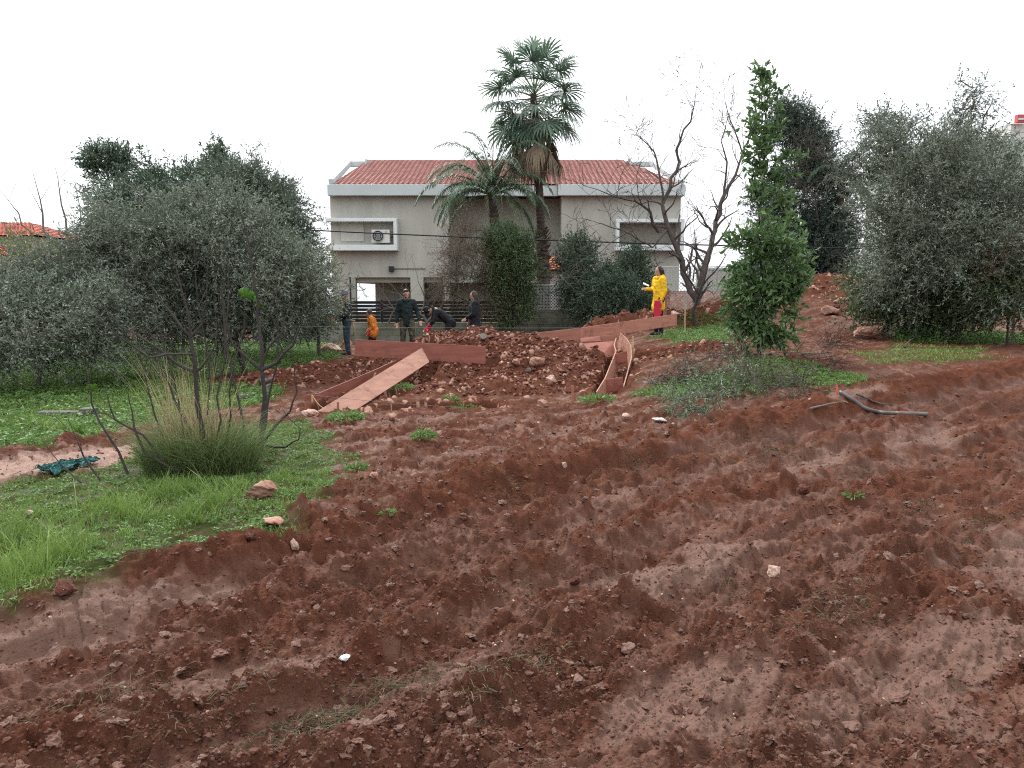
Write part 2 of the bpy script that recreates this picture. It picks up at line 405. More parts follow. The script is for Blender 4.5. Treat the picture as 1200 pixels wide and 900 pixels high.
mid = np.radians(np.linspace(-41, 41, 1280))
ang = np.concatenate([np.radians(np.linspace(-180, -41, 50, endpoint=False)), mid, np.radians(np.linspace(41, 180, 51)[1:])])[:-1]
rs = [.0, .8, 1.5, 2.0, 2.2]
while rs[-1] < 20: rs.append(rs[-1] + min(rs[-1] ** 2 / 1554 * .85, .027))
while rs[-1] < 27: rs.append(rs[-1] + .055)
while rs[-1] < 60: rs.append(rs[-1] * 1.012)
while rs[-1] < 9000: rs.append(rs[-1] * 1.12)
rs = np.array(rs[1:])
RR, AA = np.meshgrid(rs, ang, indexing='ij')
gx = (RR * np.sin(AA)).ravel(); gy = (RR * np.cos(AA)).ravel()
gz, gm_, cr_, sm_, st_, mo_ = ground(gx, gy, True)
nr, na = RR.shape
i = np.arange(nr - 1)[:, None] * na; j = np.arange(na)[None, :]; j2 = (j + 1) % na
fc = np.stack([i + j, i + j2, i + na + j2, i + na + j], -1).reshape(-1, 4)[:, ::-1]
vv = np.stack([gx, gy, gz], 1)
vv = np.vstack([vv, [[0, 0, gz[:na].mean()]]])
pad = lambda a: np.append(a, a[0])
def ground_mat():
    m = bpy.data.materials.new('wet_red_soil'); m.use_nodes = True; n = m.node_tree.nodes; l = m.node_tree.links; b = n['Principled BSDF']
    tc_ = n.new('ShaderNodeTexCoord')
    def A(nm):
        a = n.new('ShaderNodeAttribute'); a.attribute_name = nm; return a.outputs['Fac']
    def NZ(sc, det=6, ro=.6):
        t = n.new('ShaderNodeTexNoise'); t.inputs['Scale'].default_value = sc; t.inputs['Detail'].default_value = det; t.inputs['Roughness'].default_value = ro
        l.new(tc_.outputs['Object'], t.inputs['Vector']); return t.outputs[0]
    def MR(x, a, b_, c=0, d=1):
        r = n.new('ShaderNodeMapRange'); l.new(x, r.inputs[0])
        for k, v_ in enumerate((a, b_, c, d)): r.inputs[k + 1].default_value = v_
        return r.outputs[0]
    def MX(f, a, b_):
        x = n.new('ShaderNodeMix'); x.data_type = 'RGBA'; l.new(f, x.inputs[0])
        for k, q in ((6, a), (7, b_)):
            if isinstance(q, tuple): x.inputs[k].default_value = q + (1,)
            else: l.new(q, x.inputs[k])
        return x.outputs[2]
    def MU(a, b_):
        x = n.new('ShaderNodeMath'); x.operation = 'MULTIPLY'; l.new(a, x.inputs[0])
        if isinstance(b_, float): x.inputs[1].default_value = b_
        else: l.new(b_, x.inputs[1])
        return x.outputs[0]
    crumbc = MX(MR(NZ(9), .35, .65), (.122, .047, .029), (.076, .030, .019))
    crumbc = MX(MR(NZ(1.3, 4), .42, .62), crumbc, (.095, .043, .029))
    crumbc = MX(MR(NZ(60, 3), .62, .72), crumbc, (.19, .09, .06))
    crumbc = MX(MR(NZ(45, 3), .40, .32), crumbc, (.045, .021, .014))
    wetc = MX(MR(NZ(3.5), .35, .7), (.128, .060, .041), (.076, .034, .022))
    wetc = MX(MR(NZ(22, 5), .5, .72), wetc, (.155, .076, .053))
    wetc = MX(MR(NZ(30, 5), .42, .30), wetc, (.058, .026, .017))
    crumbc = MX(A('bank'), crumbc, MX(MR(NZ(16), .35, .65), (.115, .043, .025), (.078, .029, .018)))
    col = MX(A('crumb'), wetc, crumbc)
    col = MX(MU(A('smooth'), .55), col, (.185, .115, .090))
    col = MX(MU(A('stone'), .8), col, (.42, .25, .19))
    gcol = MX(MR(NZ(7), .35, .65), (.035, .055, .014), (.06, .042, .022))
    col = MX(A('grass'), col, gcol)
    l.new(col, b.inputs['Base Color'])
    ro = n.new('ShaderNodeMix'); ro.data_type = 'FLOAT'; l.new(A('crumb'), ro.inputs[0]); ro.inputs[3].default_value = .8
    rq = n.new('ShaderNodeMix'); rq.data_type = 'FLOAT'; l.new(A('smooth'), rq.inputs[0]); l.new(MR(NZ(6, 5), .35, .65, .36, .62), rq.inputs[2]); rq.inputs[3].default_value = .30; l.new(rq.outputs[0], ro.inputs[2]); l.new(ro.outputs[0], b.inputs['Roughness'])
    sp = n.new('ShaderNodeMix'); sp.data_type = 'FLOAT'; l.new(A('crumb'), sp.inputs[0]); sp.inputs[2].default_value = .12; sp.inputs[3].default_value = .02; l.new(sp.outputs[0], b.inputs['Specular IOR Level'])
    b1 = n.new('ShaderNodeBump'); b1.inputs['Strength'].default_value = 1; b1.inputs['Distance'].default_value = .018; l.new(NZ(55, 8, .7), b1.inputs['Height'])
    b2 = n.new('ShaderNodeBump'); b2.inputs['Strength'].default_value = .6; b2.inputs['Distance'].default_value = .03; l.new(NZ(14, 6, .65), b2.inputs['Height'])
    s1 = n.new('ShaderNodeMix'); s1.data_type = 'FLOAT'; l.new(A('crumb'), s1.inputs[0]); s1.inputs[2].default_value = .6; s1.inputs[3].default_value = 1; l.new(s1.outputs[0], b1.inputs['Strength'])
    l.new(b2.outputs[0], b1.inputs['Normal']); l.new(b1.outputs[0], b.inputs['Normal'])
    return m
M_ground = ground_mat()
tri = [(na * nr, int((k + 1) % na), int(k)) for k in range(na)]
gr = np_mesh('ground', vv, fc, M_ground, smooth=True, attrs={'grass': ('POINT', pad(gm_)), 'crumb': ('POINT', pad(cr_)), 'smooth': ('POINT', pad(sm_)), 'stone': ('POINT', pad(st_)), 'bank': ('POINT', pad(mo_))})
gr['kind'] = 'structure'
sea = MB(); sea.add([(-9000, 230, -26), (9000, 230, -26), (9000, 9500, -26), (-9000, 9500, -26)], [(0, 1, 2, 3)])
so = sea.build('sea', mat('sea_water', (.10, .17, .24), .15, bump=.2, scale=.05, bscale=.3)); so['kind'] = 'structure'
# ------------------------------------------------------------ buildings and walls
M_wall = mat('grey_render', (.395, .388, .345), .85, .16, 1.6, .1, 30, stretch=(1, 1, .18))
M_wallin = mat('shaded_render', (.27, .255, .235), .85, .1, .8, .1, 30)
M_band = mat('pale_trim', (.47, .52, .52), .6, .12, .7)
M_white = mat('white_trim', (.62, .66, .66), .5, .1, 1.5)
M_tile = mat('roof_tile', (.43, .235, .21), .75, 0, 3, .2, 30, col2=(.32, .165, .145))
M_dark = mat('dark_opening', (.05, .045, .04), .8)
M_shut = mat('shutter_cream', (.42, .42, .37), .6, .1, 2)
M_metal = mat('grey_metal', (.35, .36, .36), .4, .1, 3, metal=.3)
M_black = mat('black_plastic', (.02, .02, .022), .45)
M_slat = mat('dark_slat', (.018, .016, .015), .7, .4, 4)
M_blockw = mat('block_wall', (.25, .25, .21), .9, 0, 1.4, .6, 14, col2=(.105, .115, .075))
M_mesh = mat('mesh_panel', (.42, .45, .44), .5, .15, 3)

def px(x_, d): return W(x_, 400, d).x
def pz(y_, d): return W(600, y_, d).z
hc = W(592, 380, 44)
house = thing('house', 'two storey grey rendered villa with red tiled hip roof behind the palms', 'house', (hc.x, 44, -.6))
D0 = 40.0; YB = D0 + 12
xl, xm, xr0, xr1 = px(391, D0), px(527, D0), px(657, D0), px(794, D0)
zt = pz(228, D0); zf = pz(325, D0); zg = -.8
m = MB()
m.box(xl, xm, D0, D0 + .3, zf, zt); m.box(xl, xl + .3, D0 + .3, YB, zf, zt); m.box(xl + .3, xr1 - .3, D0 + .305, YB - .3, zf - .25, zf)
m.box(xl, xr1, YB - .3, YB, zf, zt)
m.box(xl, px(418, D0), D0 + .003, D0 + .45, zg, zf); m.box(px(482, D0), px(497, D0), D0 + .003, D0 + .5, zg, zf - .0)
m.box(px(520, D0), xm, D0 + .003, D0 + .5, zg, zf)
m.box(px(441, D0 + 3), xm, D0 + 3, D0 + 3.3, zg, zf - .252)
m.box(px(520, D0), px(660, D0) , YB - .3, YB - .003, zg, zf - .25)
m.box(xm - .003, xr0 + .003, D0 + 2, D0 + 2.3, zg, zt); m.box(xm - .3, xm, D0 + .5, D0 + 3, zg, zt - .01)
wL, wR, wT, wB = px(723, D0), px(789, D0), pz(260, D0), pz(290, D0)
m.box(xr0, wL, D0, D0 + .3, zg, zt); m.box(wR, xr1, D0, D0 + .3, zg, zt); m.box(wL, wR, D0, D0 + .3, wT, zt); m.box(wL, wR, D0, D0 + .3, zg, wB)
m.box(xr1 - .3, xr1, D0 + .3, YB, zg, zt); m.box(xr0, xr0 + .3, D0 + .3, D0 + 2, zg, zt)
m.build('wall', M_wall, house)
# eave band
m = MB(); zb0, zb1 = pz(229, D0 - .5), pz(216, D0 - .5)
m.box(px(388, D0 - .5), xm + .15, D0 - .5, D0 - .25, zb0, zb1); m.box(px(388, D0 - .5), px(388, D0 - .5) + .25, D0 - .25, YB + .4, zb0, zb1)
m.box(xr0 - .2, px(799, D0 - .5), D0 - .5, D0 - .25, zb0 + .0, zb1); m.box(px(799, D0 - .5) - .25, px(799, D0 - .5), D0 - .25, YB + .4, zb0, zb1)
m.box(xm + .153, xr0 - .203, D0 - .2, D0 + .05, zb0 + .01, zb1 - .01)
m.box(px(390, D0), px(797, D0), D0 - .22, D0 + 12, zt + .004, zt + .1) if False else None
m.box(px(388, D0 - .5) + .25, xm, D0 - .25, D0 + .6, zt + .01, zt + .06); m.box(xr0 - .05, px(799, D0 - .5) - .25, D0 - .25, D0 + .6, zt + .01, zt + .06)
m.build('eave_band', M_band, house, bevel=.02)
# roof: corrugated tile slopes
def roof_slope(A, B, C, Dd, rows, cols, up=.045):
    """A,B eave ends, C,D ridge ends (C above A)"""
    A, B, C, Dd = map(lambda p: np.array(p, float), (A, B, C, Dd)); vs = []; 
    L_ = np.linalg.norm(B - A); per = .26; e = (B - A) / L_
    nrm = np.cross(B - A, C - A); nrm /= np.linalg.norm(nrm)
    if nrm[2] < 0: nrm = -nrm
    xs = np.linspace(0, L_, cols)
    for r in range(rows * 2 + 1):
        q = (r // 2 + r % 2) / rows; step = .05 if r % 2 == 0 else 0.0
        lo = np.dot(A + (C - A) * q - A, e); hi = np.dot(B + (Dd - B) * q - A, e)
        base0 = A + (C - A) * q
        for x_ in xs:
            xx = min(max(x_, lo), hi); p = base0 + e * (xx - lo)
            vs.append(p + nrm * (step + up * abs(math.sin(math.pi * xx / per))))
    fs = [(r * cols + c, r * cols + c + 1, (r + 1) * cols + c + 1, (r + 1) * cols + c) for r in range(rows * 2) for c in range(cols - 1)]
    return vs, fs
RY = 46.; zr = pz(189, RY); ze = zb1 - .02
ra, rb = px(436, RY), px(728, RY); ea, eb = px(393, D0 - .2), px(793, D0 - .2)
m = MB()
m.add(*roof_slope((ea, D0 - .24, ze), (eb, D0 - .24, ze), (ra, RY, zr), (rb, RY, zr), 22, 520))
m.add(*roof_slope((eb, YB + .3, ze), (ea, YB + .3, ze), (rb, RY, zr), (ra, RY, zr), 10, 120))
m.add(*roof_slope((ea, YB + .3, ze), (ea, D0 - .24, ze), (ra, RY, zr), (ra, RY, zr), 14, 200))
m.add(*roof_slope((eb, D0 - .24, ze), (eb, YB + .3, ze), (rb, RY, zr), (rb, RY, zr), 14, 200))
rf = m.build('roof', M_tile, house)
m = MB()
m.bar((ea, D0 - .24, ze + .15), (px(414, RY - 1), RY - 1, zr - .25), .25, .3); m.bar((px(413, RY), RY - 1, pz(192.5, RY - 1)), (px(437, RY), RY - 1, pz(192.5, RY - 1)), .25, .28)
m.bar((px(437, RY), RY - 1.0, pz(196, RY - 1)), (px(440, RY), RY - 1.2, pz(187, RY - 1)), .22, .22)
m.build('parapet', M_band, house); m = MB(); m.bar((eb, D0 - .24, ze + .12), (px(758, RY - 1), RY - 1, zr - .2), .22, .25); m.bar((px(758, RY), RY - 1, pz(192.5, RY - 1)), (px(735, RY), RY - 1, pz(192.5, RY - 1)), .25, .25)
m.bar((px(735, RY), RY - 1.0, pz(194, RY - 1)), (px(728, RY), RY - 1.2, pz(188, RY - 1)), .2, .2)
m.build('parapet', M_band, house)
# framed window boxes
def framed(x0, x1, z0, z1, d, th, left=True, name='window'):
    q = MB(); q.box(x0, x1, d, D0 - .003, z1 - th, z1); q.box(x0, x1, d, D0 - .003, z0, z0 + th * 1.7); q.box(x1 - th, x1, d, D0 - .003, z0 + th * 1.7, z1 - th)
    if left: q.box(x0, x0 + th, d, D0 - .003, z0 + th * 1.7, z1 - th)
    return q.build(name, M_white, house, bevel=.012)
FD = D0 - .6
w1 = framed(px(385, FD), px(467, FD), pz(293.5, FD), pz(255.5, FD), FD, .16, False)
m = MB(); m.box(px(402.5, D0 - .04), px(429, D0 - .04), D0 - .05, D0 - .004, pz(283, D0), pz(260.5, D0)); m.build('shutter', M_shut, w1)
# window frame parented at origin of house; sub parts keep local coordinates
w2 = framed(px(720, FD), px(799, FD), pz(293.5, FD), pz(256.5, FD), FD, .16, False)
m = MB(); m.box(px(720.5, FD), px(724, FD), FD + .01, D0 - .004, pz(287, FD), pz(259, FD)); m.build('frame', M_white, w2)
m = MB(); nn = 26
for k in range(nn):
    z_ = wB + (wT - wB) * (k + .5) / nn; m.bar((wL, D0 + .14, z_), (wR, D0 + .14, z_), .03, (wT - wB) / nn * .9, up=(0, -.3, 1))
m.box(wL, wR, D0 + .2, D0 + .28, wB, wT)
m.build('shutter', mat('shutter_taupe', (.24, .225, .19), .6), w2)
m = MB(); m.box(px(497, D0), px(520, D0), D0 + .9, D0 + 1, zg, zf - .26); m.build('recess_shade', mat('recess_shade_brown', (.10, .085, .07), .7, .3, 2), house)  # dark panel, no door leaf; shade of the recess put into its colour
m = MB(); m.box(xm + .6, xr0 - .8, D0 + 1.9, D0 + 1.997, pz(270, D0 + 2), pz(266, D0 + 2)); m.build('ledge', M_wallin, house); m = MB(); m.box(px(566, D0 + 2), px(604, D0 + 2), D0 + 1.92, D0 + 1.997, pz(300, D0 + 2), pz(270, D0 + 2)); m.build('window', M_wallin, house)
m = MB(); m.box(px(457, FD + .4), px(462.5, FD + .4), D0 - .2, D0 - .003, pz(318.5, D0), pz(312, D0)); m.build('wall_lamp', M_black, house, bevel=.02)
m = MB(); m.tube([(px(463, D0), D0 - .03, pz(315, D0)), (px(500, D0), D0 - .03, pz(315, D0))], .018); m.build('conduit', M_dark, house)
m = MB(); m.tube([(px(412, D0 - .3), D0 - .3, zg), (px(412, D0 - .3), D0 - .3, pz(325, D0))], .05); m.build('downpipe', M_black, house)
# air conditioner
ac = thing('air_conditioner', 'boxy outdoor air conditioning unit inside the white framed bay', 'air conditioner', (px(448, FD), D0 - .35, pz(284.5, FD)))
m = MB(); x0, x1, z0, z1 = px(437.5, FD), px(458.5, FD), pz(284.5, FD), pz(269, FD); m.box(x0, x1, FD + .08, FD + .45, z0, z1); m.build('casing', mat('ac_white', (.55, .55, .52), .5), ac, bevel=.02)
m = MB(); cx, cz = px(445, FD), (z0 + z1) / 2; rr_ = (z1 - z0) * .43
m.tube([(cx, FD + .085, cz), (cx, FD + .05, cz)], rr_, 24); m.build('fan', M_black, ac)
m = MB()
for q in (.35, .65, 1): m.tube([(cx + math.cos(a) * rr_ * q, FD + .045, cz + math.sin(a) * rr_ * q) for a in np.linspace(0, 2 * math.pi, 25)], .012, 5)
for a in range(6): m.tube([(cx, FD + .043, cz), (cx + math.cos(a * 1.047) * rr_, FD + .043, cz + math.sin(a * 1.047) * rr_)], .008, 4)
m.build('grille', M_metal, ac)
m = MB(); m.tube([(px(454.5, FD), FD + .08, pz(271.5, FD)), (px(454.5, FD), FD + .07, pz(271.5, FD))], .06, 12); m.build('badge', M_metal, ac)
m = MB(); m.tube([(px(459, FD), FD + .3, pz(278, FD)), (px(464, FD), FD + .35, pz(276, FD)), (px(466, FD), D0 - .1, pz(276, FD))], .03); m.build('pipe', M_black, ac)

# far red roofed house on the left
def small_house(nm, label, x0, x1, d, dep, z0, zeave, zridge, wallm, parts):
    t = thing(nm, label, 'house', ((x0 + x1) / 2, d + dep / 2, z0)); q = MB(); q.box(x0, x1, d, d + dep, z0, zeave); q.build('wall', wallm, t)
    q = MB(); mx_ = (x0 + x1) / 2
    q.add(*roof_slope((x0 - .4, d - .4, zeave), (x1 + .4, d - .4, zeave), (x0 + 1.0, d + dep / 2, zridge), (x1 - 2.4, d + dep / 2, zridge), 10, 240))
    q.add(*roof_slope((x1 + .4, d + dep + .4, zeave), (x0 - .4, d + dep + .4, zeave), (x1 - 2.4, d + dep / 2, zridge), (x0 + 1.0, d + dep / 2, zridge), 8, 80))
    q.add(*roof_slope((x1 + .4, d - .4, zeave), (x1 + .4, d + dep + .4, zeave), (x1 - 2.4, d + dep / 2, zridge), (x1 - 2.4, d + dep / 2, zridge), 8, 80))
    q.add(*roof_slope((x0 - .4, d + dep + .4, zeave), (x0 - .4, d - .4, zeave), (x0 + 1, d + dep / 2, zridge), (x0 + 1, d + dep / 2, zridge), 8, 80))
    q.build('roof', parts, t)
    for k in range(3 if x1 - x0 > 4 else 0):
        q = MB(); xx = x1 - 1.5 - k * 3.2; q.box(xx - 1, xx, d - .04, d + .02, zeave - 2.2, zeave - .8); q.build('window', M_dark, t)
    return t
M_tile2 = mat('old_roof_tile', (.38, .09, .05), .8, 0, 2, col2=(.28, .07, .05))
small_house('house', 'distant house with orange red tiled roof at the far left edge', px(-60, 52), px(47, 52), 52, 8, -1, pz(277, 52), pz(262, 56), mat('far_wall', (.35, .33, .29), .9), M_tile2)
small_house('house', 'low house roof with weathered tiles showing below the distant red roof', px(-40, 44), px(44, 44), 44, 5, -1, pz(300, 44), pz(288, 46), M_wall, M_tile2)
small_house('house', 'small orange tiled roof showing through the dark bushes beside the palm trunk', px(640, 34), px(672, 34), 34, 3, -.5, pz(318, 34), pz(290, 35), M_wall, mat('orange_tile', (.42, .13, .06), .8, .2, 3))
# pale building upper right
t = thing('building', 'pale flat roofed building rising behind the olive at the right edge', 'building', (px(1160, 62), 64, 0))
m = MB(); m.box(px(1075, 60), px(1290, 60), 60, 70, -1, pz(163, 60)); m.build('wall', mat('pale_green_wall', (.42, .47, .42), .85, .1, 1), t)
m = MB(); m.box(px(1172, 60), px(1215, 60), 60.5, 64, pz(163, 60), pz(143, 60)); m.build('roof_room', mat('white_wall', (.5, .48, .46), .8), t)
m = MB(); m.box(px(1184, 59), px(1196, 59), 60, 60.4, pz(143, 60), pz(134, 60)); m.build('roof_sign', mat('red_panel', (.45, .08, .08), .6), t)
m = MB(); m.box(px(1184.5, 59), px(1195.5, 59), 59.95, 59.997, pz(140.5, 60), pz(138.5, 60)); m.build('sign_stripe', M_white, t)
for k in range(3): m = MB(); m.box(px(1090 + k * 36, 60), px(1104 + k * 36, 60), 59.96, 59.998, pz(200, 60), pz(180, 60)); m.build('window', M_dark, t)

# block wall with slat fence, in front of the house
YW = 27.
def fence_x(a): return px(a, YW)
t = thing('block_wall', 'low grey concrete block wall with mossy stains under the slat fence', 'wall', (fence_x(500), YW + .1, -.3))
m = MB(); zt_ = pz(378, YW); nb = 0
bz = .2; z = -.45; row = 0
while z < zt_ - .01:
    x = fence_x(300) - (row % 2) * .2
    while x < fence_x(603):
        jx = random.Random(nb).uniform(-.006, .006); m.box(x + .004, x + .396, YW + jx, YW + .2, z + .004, min(z + bz, zt_) - .004); x += .4; nb += 1
    z += bz; row += 1
m.box(fence_x(300) - .1, fence_x(603), YW + .02, YW + .18, -.5, zt_ - .01)
m.build('blocks', M_blockw, t)
t = thing('slat_fence', 'dark horizontal slat fence on top of the grey block wall', 'fence', (fence_x(500), YW + .1, zt_))
m = MB(); za, zb_ = zt_ + .02, pz(352, YW)
ns = 6
for k in range(ns):
    z0 = za + (zb_ - za) * k / ns; m.box(fence_x(395), fence_x(603), YW + .06, YW + .09, z0, z0 + (zb_ - za) / ns * .8)
m.build('slats', M_slat, t)
for k in np.linspace(fence_x(396), fence_x(602), 5): m = MB(); m.box(k - .03, k + .03, YW + .092, YW + .15, za - .02, zb_ + .03); m.build('post', M_slat, t)
m = MB(); m.box(fence_x(398), fence_x(600), YW + .6, YW + .64, za, zb_ - .05) if False else None
# wall and mesh fence to the right
t = thing('block_wall', 'taller block wall below the white mesh panels right of the slat fence', 'wall', (fence_x(700), YW + .1, -.3))
m = MB(); zt2 = pz(362.5, YW); z = -.3; row = 0
while z < zt2 - .01:
    x = fence_x(604) - (row % 2) * .2 + .2
    while x < fence_x(846):
        nb += 1; jx = random.Random(nb).uniform(-.006, .006); m.box(x + .004, x + .396, YW + jx, YW + .2, z + .004, min(z + bz, zt2) - .004); x += .4
    z += bz; row += 1
m.box(fence_x(604), fence_x(850), YW + .02, YW + .18, -.4, zt2 - .01); m.build('blocks', M_blockw, t)
def mesh_fence(label, a, b, d, zlo, zhi, cell=.09, wire=.008, posts=4):
    t = thing('mesh_fence', label, 'fence', ((px(a, d) + px(b, d)) / 2, d, zlo)); q = MB(); xa, xb = px(a, d), px(b, d); hgt = zhi - zlo
    n_ = int((xb - xa + hgt) / cell)
    for k in range(n_):
        for sg in (0, 1):
            x0 = xa - hgt + k * cell; p0 = (x0, zlo); p1 = (x0 + hgt, zhi)
            if p0[0] < xa: p0 = (xa, zlo + xa - x0)
            if p1[0] > xb: p1 = (xb, zlo + xb - x0)
            if sg: p0 = (xa + xb - p0[0], p0[1]); p1 = (xa + xb - p1[0], p1[1])
            if abs(p0[0] - p1[0]) > .02: q.bar((p0[0], d, p0[1]), (p1[0], d, p1[1]), wire, wire)
    q.build('mesh', M_mesh, t)
    for k in np.linspace(xa, xb, posts): q = MB(); q.tube([(k, d + .02, zlo - .05), (k, d + .02, zhi + .04)], .025, 8); q.build('post', M_mesh, t)
    q = MB(); q.tube([(xa, d + .02, zhi), (xb, d + .02, zhi)], .015, 6); q.build('rail', M_mesh, t)
mesh_fence('white diamond mesh panel fence beside the palm trunk', 606, 700, YW + .08, zt2, pz(334, YW), .10, .03)
mesh_fence('pale wire mesh fence behind the bare tree and the bay tree', 770, 872, YW + .6, zt2, pz(312, YW), .12, .012)
t = thing('boundary_wall', 'plain pale wall beyond the wire mesh behind the bare tree', 'wall', (px(850, 33), 33, 0))
m = MB(); m.box(px(815, 33), px(1000, 33), 33, 33.2, -.5, pz(316, 33)); m.build('panel', M_wall, t); m = MB(); m.box(px(814, 33), px(1001, 33), 32.95, 33.25, pz(316, 33) + .002, pz(314, 33)); m.build('coping', M_band, t)
# cables
def cable(name, label, a, b, sag, r, cat='cable', m_=M_black):
    a = Vector(a); b = Vector(b); q = MB(); pts = [a.lerp(b, t_) - Vector((0, 0, sag * 4 * t_ * (1 - t_))) for t_ in np.linspace(0, 1, 24)]
    q.tube(pts, r, 5); o = q.build(name, m_, smooth=True); recenter(o); return tag(o, label, cat)
cable('power_cable', 'black power cable strung across the house front between the trees', W(150, 258, 25), W(1010, 291, 25), .12, .022)
# ------------------------------------------------------------ vegetation toolkit
M_bark = mat('grey_bark', (.115, .098, .085), .9, 0, 6, .8, 25, col2=(.05, .042, .036))
M_barkd = mat('dark_bark', (.055, .047, .042), .9, 0, 6, .6, 25, col2=(.03, .026, .024))
M_barkp = mat('pale_bark', (.17, .15, .13), .9, 0, 6, .5, 25, col2=(.09, .08, .075))
M_olive = leafmat('olive_leaf', (.085, .112, .075), (.235, .285, .215), .55, .2)
M_olived = leafmat('dark_olive_leaf', (.055, .082, .056), (.155, .20, .145), .55, .2)
M_evg = leafmat('evergreen_leaf', (.032, .060, .036), (.10, .155, .095), .5, .2)
M_bay = leafmat('bay_leaf', (.042, .098, .032), (.145, .235, .09), .35, .3)
M_conif = leafmat('conifer_leaf', (.034, .060, .044), (.085, .125, .09), .6, .15)
M_cyp = leafmat('cypress_leaf', (.040, .080, .028), (.11, .175, .066), .6, .2)
M_yel = leafmat('yellow_green_leaf', (.10, .13, .04), (.20, .22, .08), .5, .35)
M_brown = leafmat('dry_leaf', (.12, .085, .045), (.24, .18, .10), .7, .2)
M_reddead = leafmat('withered_leaf', (.085, .070, .052), (.15, .125, .09), .7, .2)
def unit(a): return a / (np.linalg.norm(a, axis=-1, keepdims=True) + 1e-9)
def leaves(rng, P, D, length, width, jit=.3, flat=0.):
    """one pointed leaf per point P growing along D"""
    n = len(P); D = unit(D); r = rng.normal(size=(n, 3)); r[:, 2] *= (1 - flat); S = unit(np.cross(D, r)) if flat == 0 else unit(np.cross(D, np.array([0, 0, 1.]) + r * .6))
    N = np.cross(D, S); ln = length * (1 + jit * rng.uniform(-1, 1, (n, 1))); w = width * (1 + jit * rng.uniform(-1, 1, (n, 1))) / 2
    a = P; b = P + D * ln * .45 + S * w + N * w * .35; c = P + D * ln; d = P + D * ln * .45 - S * w + N * w * .35
    v = np.stack([a, b, c, d], 1).reshape(-1, 3); f = np.arange(4 * n).reshape(-1, 4); return v, f
def sticks(A, B, ra, rb):
    """thin three sided twigs"""
    n = len(A); D = unit(B - A); U = unit(np.cross(D, np.array([.31, .52, .8]))); V = np.cross(D, U); vs = []
    for P, r in ((A, ra), (B, rb)):
        for k in range(3):
            a = 2 * math.pi * k / 3; vs.append(P + (U * math.cos(a) + V * math.sin(a)) * (r if np.isscalar(r) else r[:, None]))
    v = np.stack(vs, 1).reshape(-1, 3); b = np.arange(n)[:, None] * 6
    f = np.concatenate([b + np.array([[k, (k + 1) % 3, 3 + (k + 1) % 3, 3 + k]]) for k in range(3)]); return v, f
def sample_ell(rng, ells, n, shell=.45):
    vol = np.array([e[3] * e[4] * e[5] for e in ells]) ** .8; vol /= vol.sum(); k = rng.choice(len(ells), n, p=vol)
    E = np.array([e[:6] for e in ells])[k]; d = unit(rng.normal(size=(n, 3))); r = rng.uniform(shell ** 3, 1, (n, 1)) ** (1 / 3.)
    return E[:, :3] + d * E[:, 3:] * r
def skeleton(rng, trunk, targets, jitter=.12, tipr=.006, expo=2.3, minz=None, step=.55, mb=None):
    """pipe model limbs from the trunk polylines to every target"""
    nodes = []; par = []
    for line in trunk:
        prev = -1
        if nodes:
            dd = [(Vector(line[0]) - nd).length for nd in nodes]; prev = int(np.argmin(dd)) if min(dd) < .5 else -1
        for i, p in enumerate(line):
            p = Vector(p)
            if prev >= 0 and i == 0: continue
            nodes.append(p); par.append(prev); prev = len(nodes) - 1
    base = nodes[0]; targets = sorted([Vector(t) for t in targets], key=lambda t: (t - base).length)
    arr = np.array([list(n_) for n_ in nodes]); dist0 = np.array([(n_ - base).length for n_ in nodes])
    for t in targets:
        tv = np.array(list(t)); dt = np.linalg.norm(arr - tv, axis=1); tb = np.linalg.norm(tv - np.array(list(base)))
        cost = dt + np.where(dist0 > tb, 2.0, 0) + .15 * dist0 + np.where(arr[:, 2] > tv[2] + .2, .6, 0)
        k = int(np.argmin(cost)); a = nodes[k]; L_ = (t - a).length; ns_ = max(1, int(L_ / step)); prev = k; new = []
        for q in range(1, ns_ + 1):
            u = q / ns_; p = a.lerp(t, u); j = jitter * L_ * .5 * math.sin(math.pi * min(u, .999))
            p = p + Vector(rng.normal(size=3)) * j * .5 + Vector((0, 0, .12 * L_ * math.sin(math.pi * u) * (1 if rng.rand() < .7 else -.3)))
            nodes.append(p); par.append(prev); prev = len(nodes) - 1; new.append(list(p))
        arr = np.vstack([arr, new]); dist0 = np.append(dist0, [np.linalg.norm(np.array(q) - np.array(list(base))) for q in new])
    n = len(nodes); acc = np.full(n, 0.); ch = [0] * n
    for i in range(n - 1, -1, -1):
        if ch[i] == 0: acc[i] = tipr ** expo
        if par[i] >= 0: acc[par[i]] += acc[i]; ch[par[i]] += 1
    rad = acc ** (1 / expo)
    return nodes, par, rad
def limbs(mb, nodes, par, rad, scale=1, rmax=9, mn=0):
    done = set(); kids = {}
    for i, p in enumerate(par):
        if p >= 0: kids.setdefault(p, []).append(i)
    for i in range(len(nodes)):
        if i in done: continue
        line = [i]; done.add(i)
        while line[-1] in kids:
            c = [k for k in kids[line[-1]] if k not in done]
            if not c: break
            b = max(c, key=lambda k: rad[k]); line.append(b); done.add(b)
        pts = [nodes[k] for k in line]; rr_ = [min(rmax, max(mn, rad[k] * scale)) for k in line]
        if par[i] >= 0: pts = [nodes[par[i]]] + pts; rr_ = [min(rr_[0], rad[par[i]] * scale)] + rr_
        if len(pts) > 1: mb.tube(pts, rr_, 8 if rr_[0] > .05 else 5, cap=False)
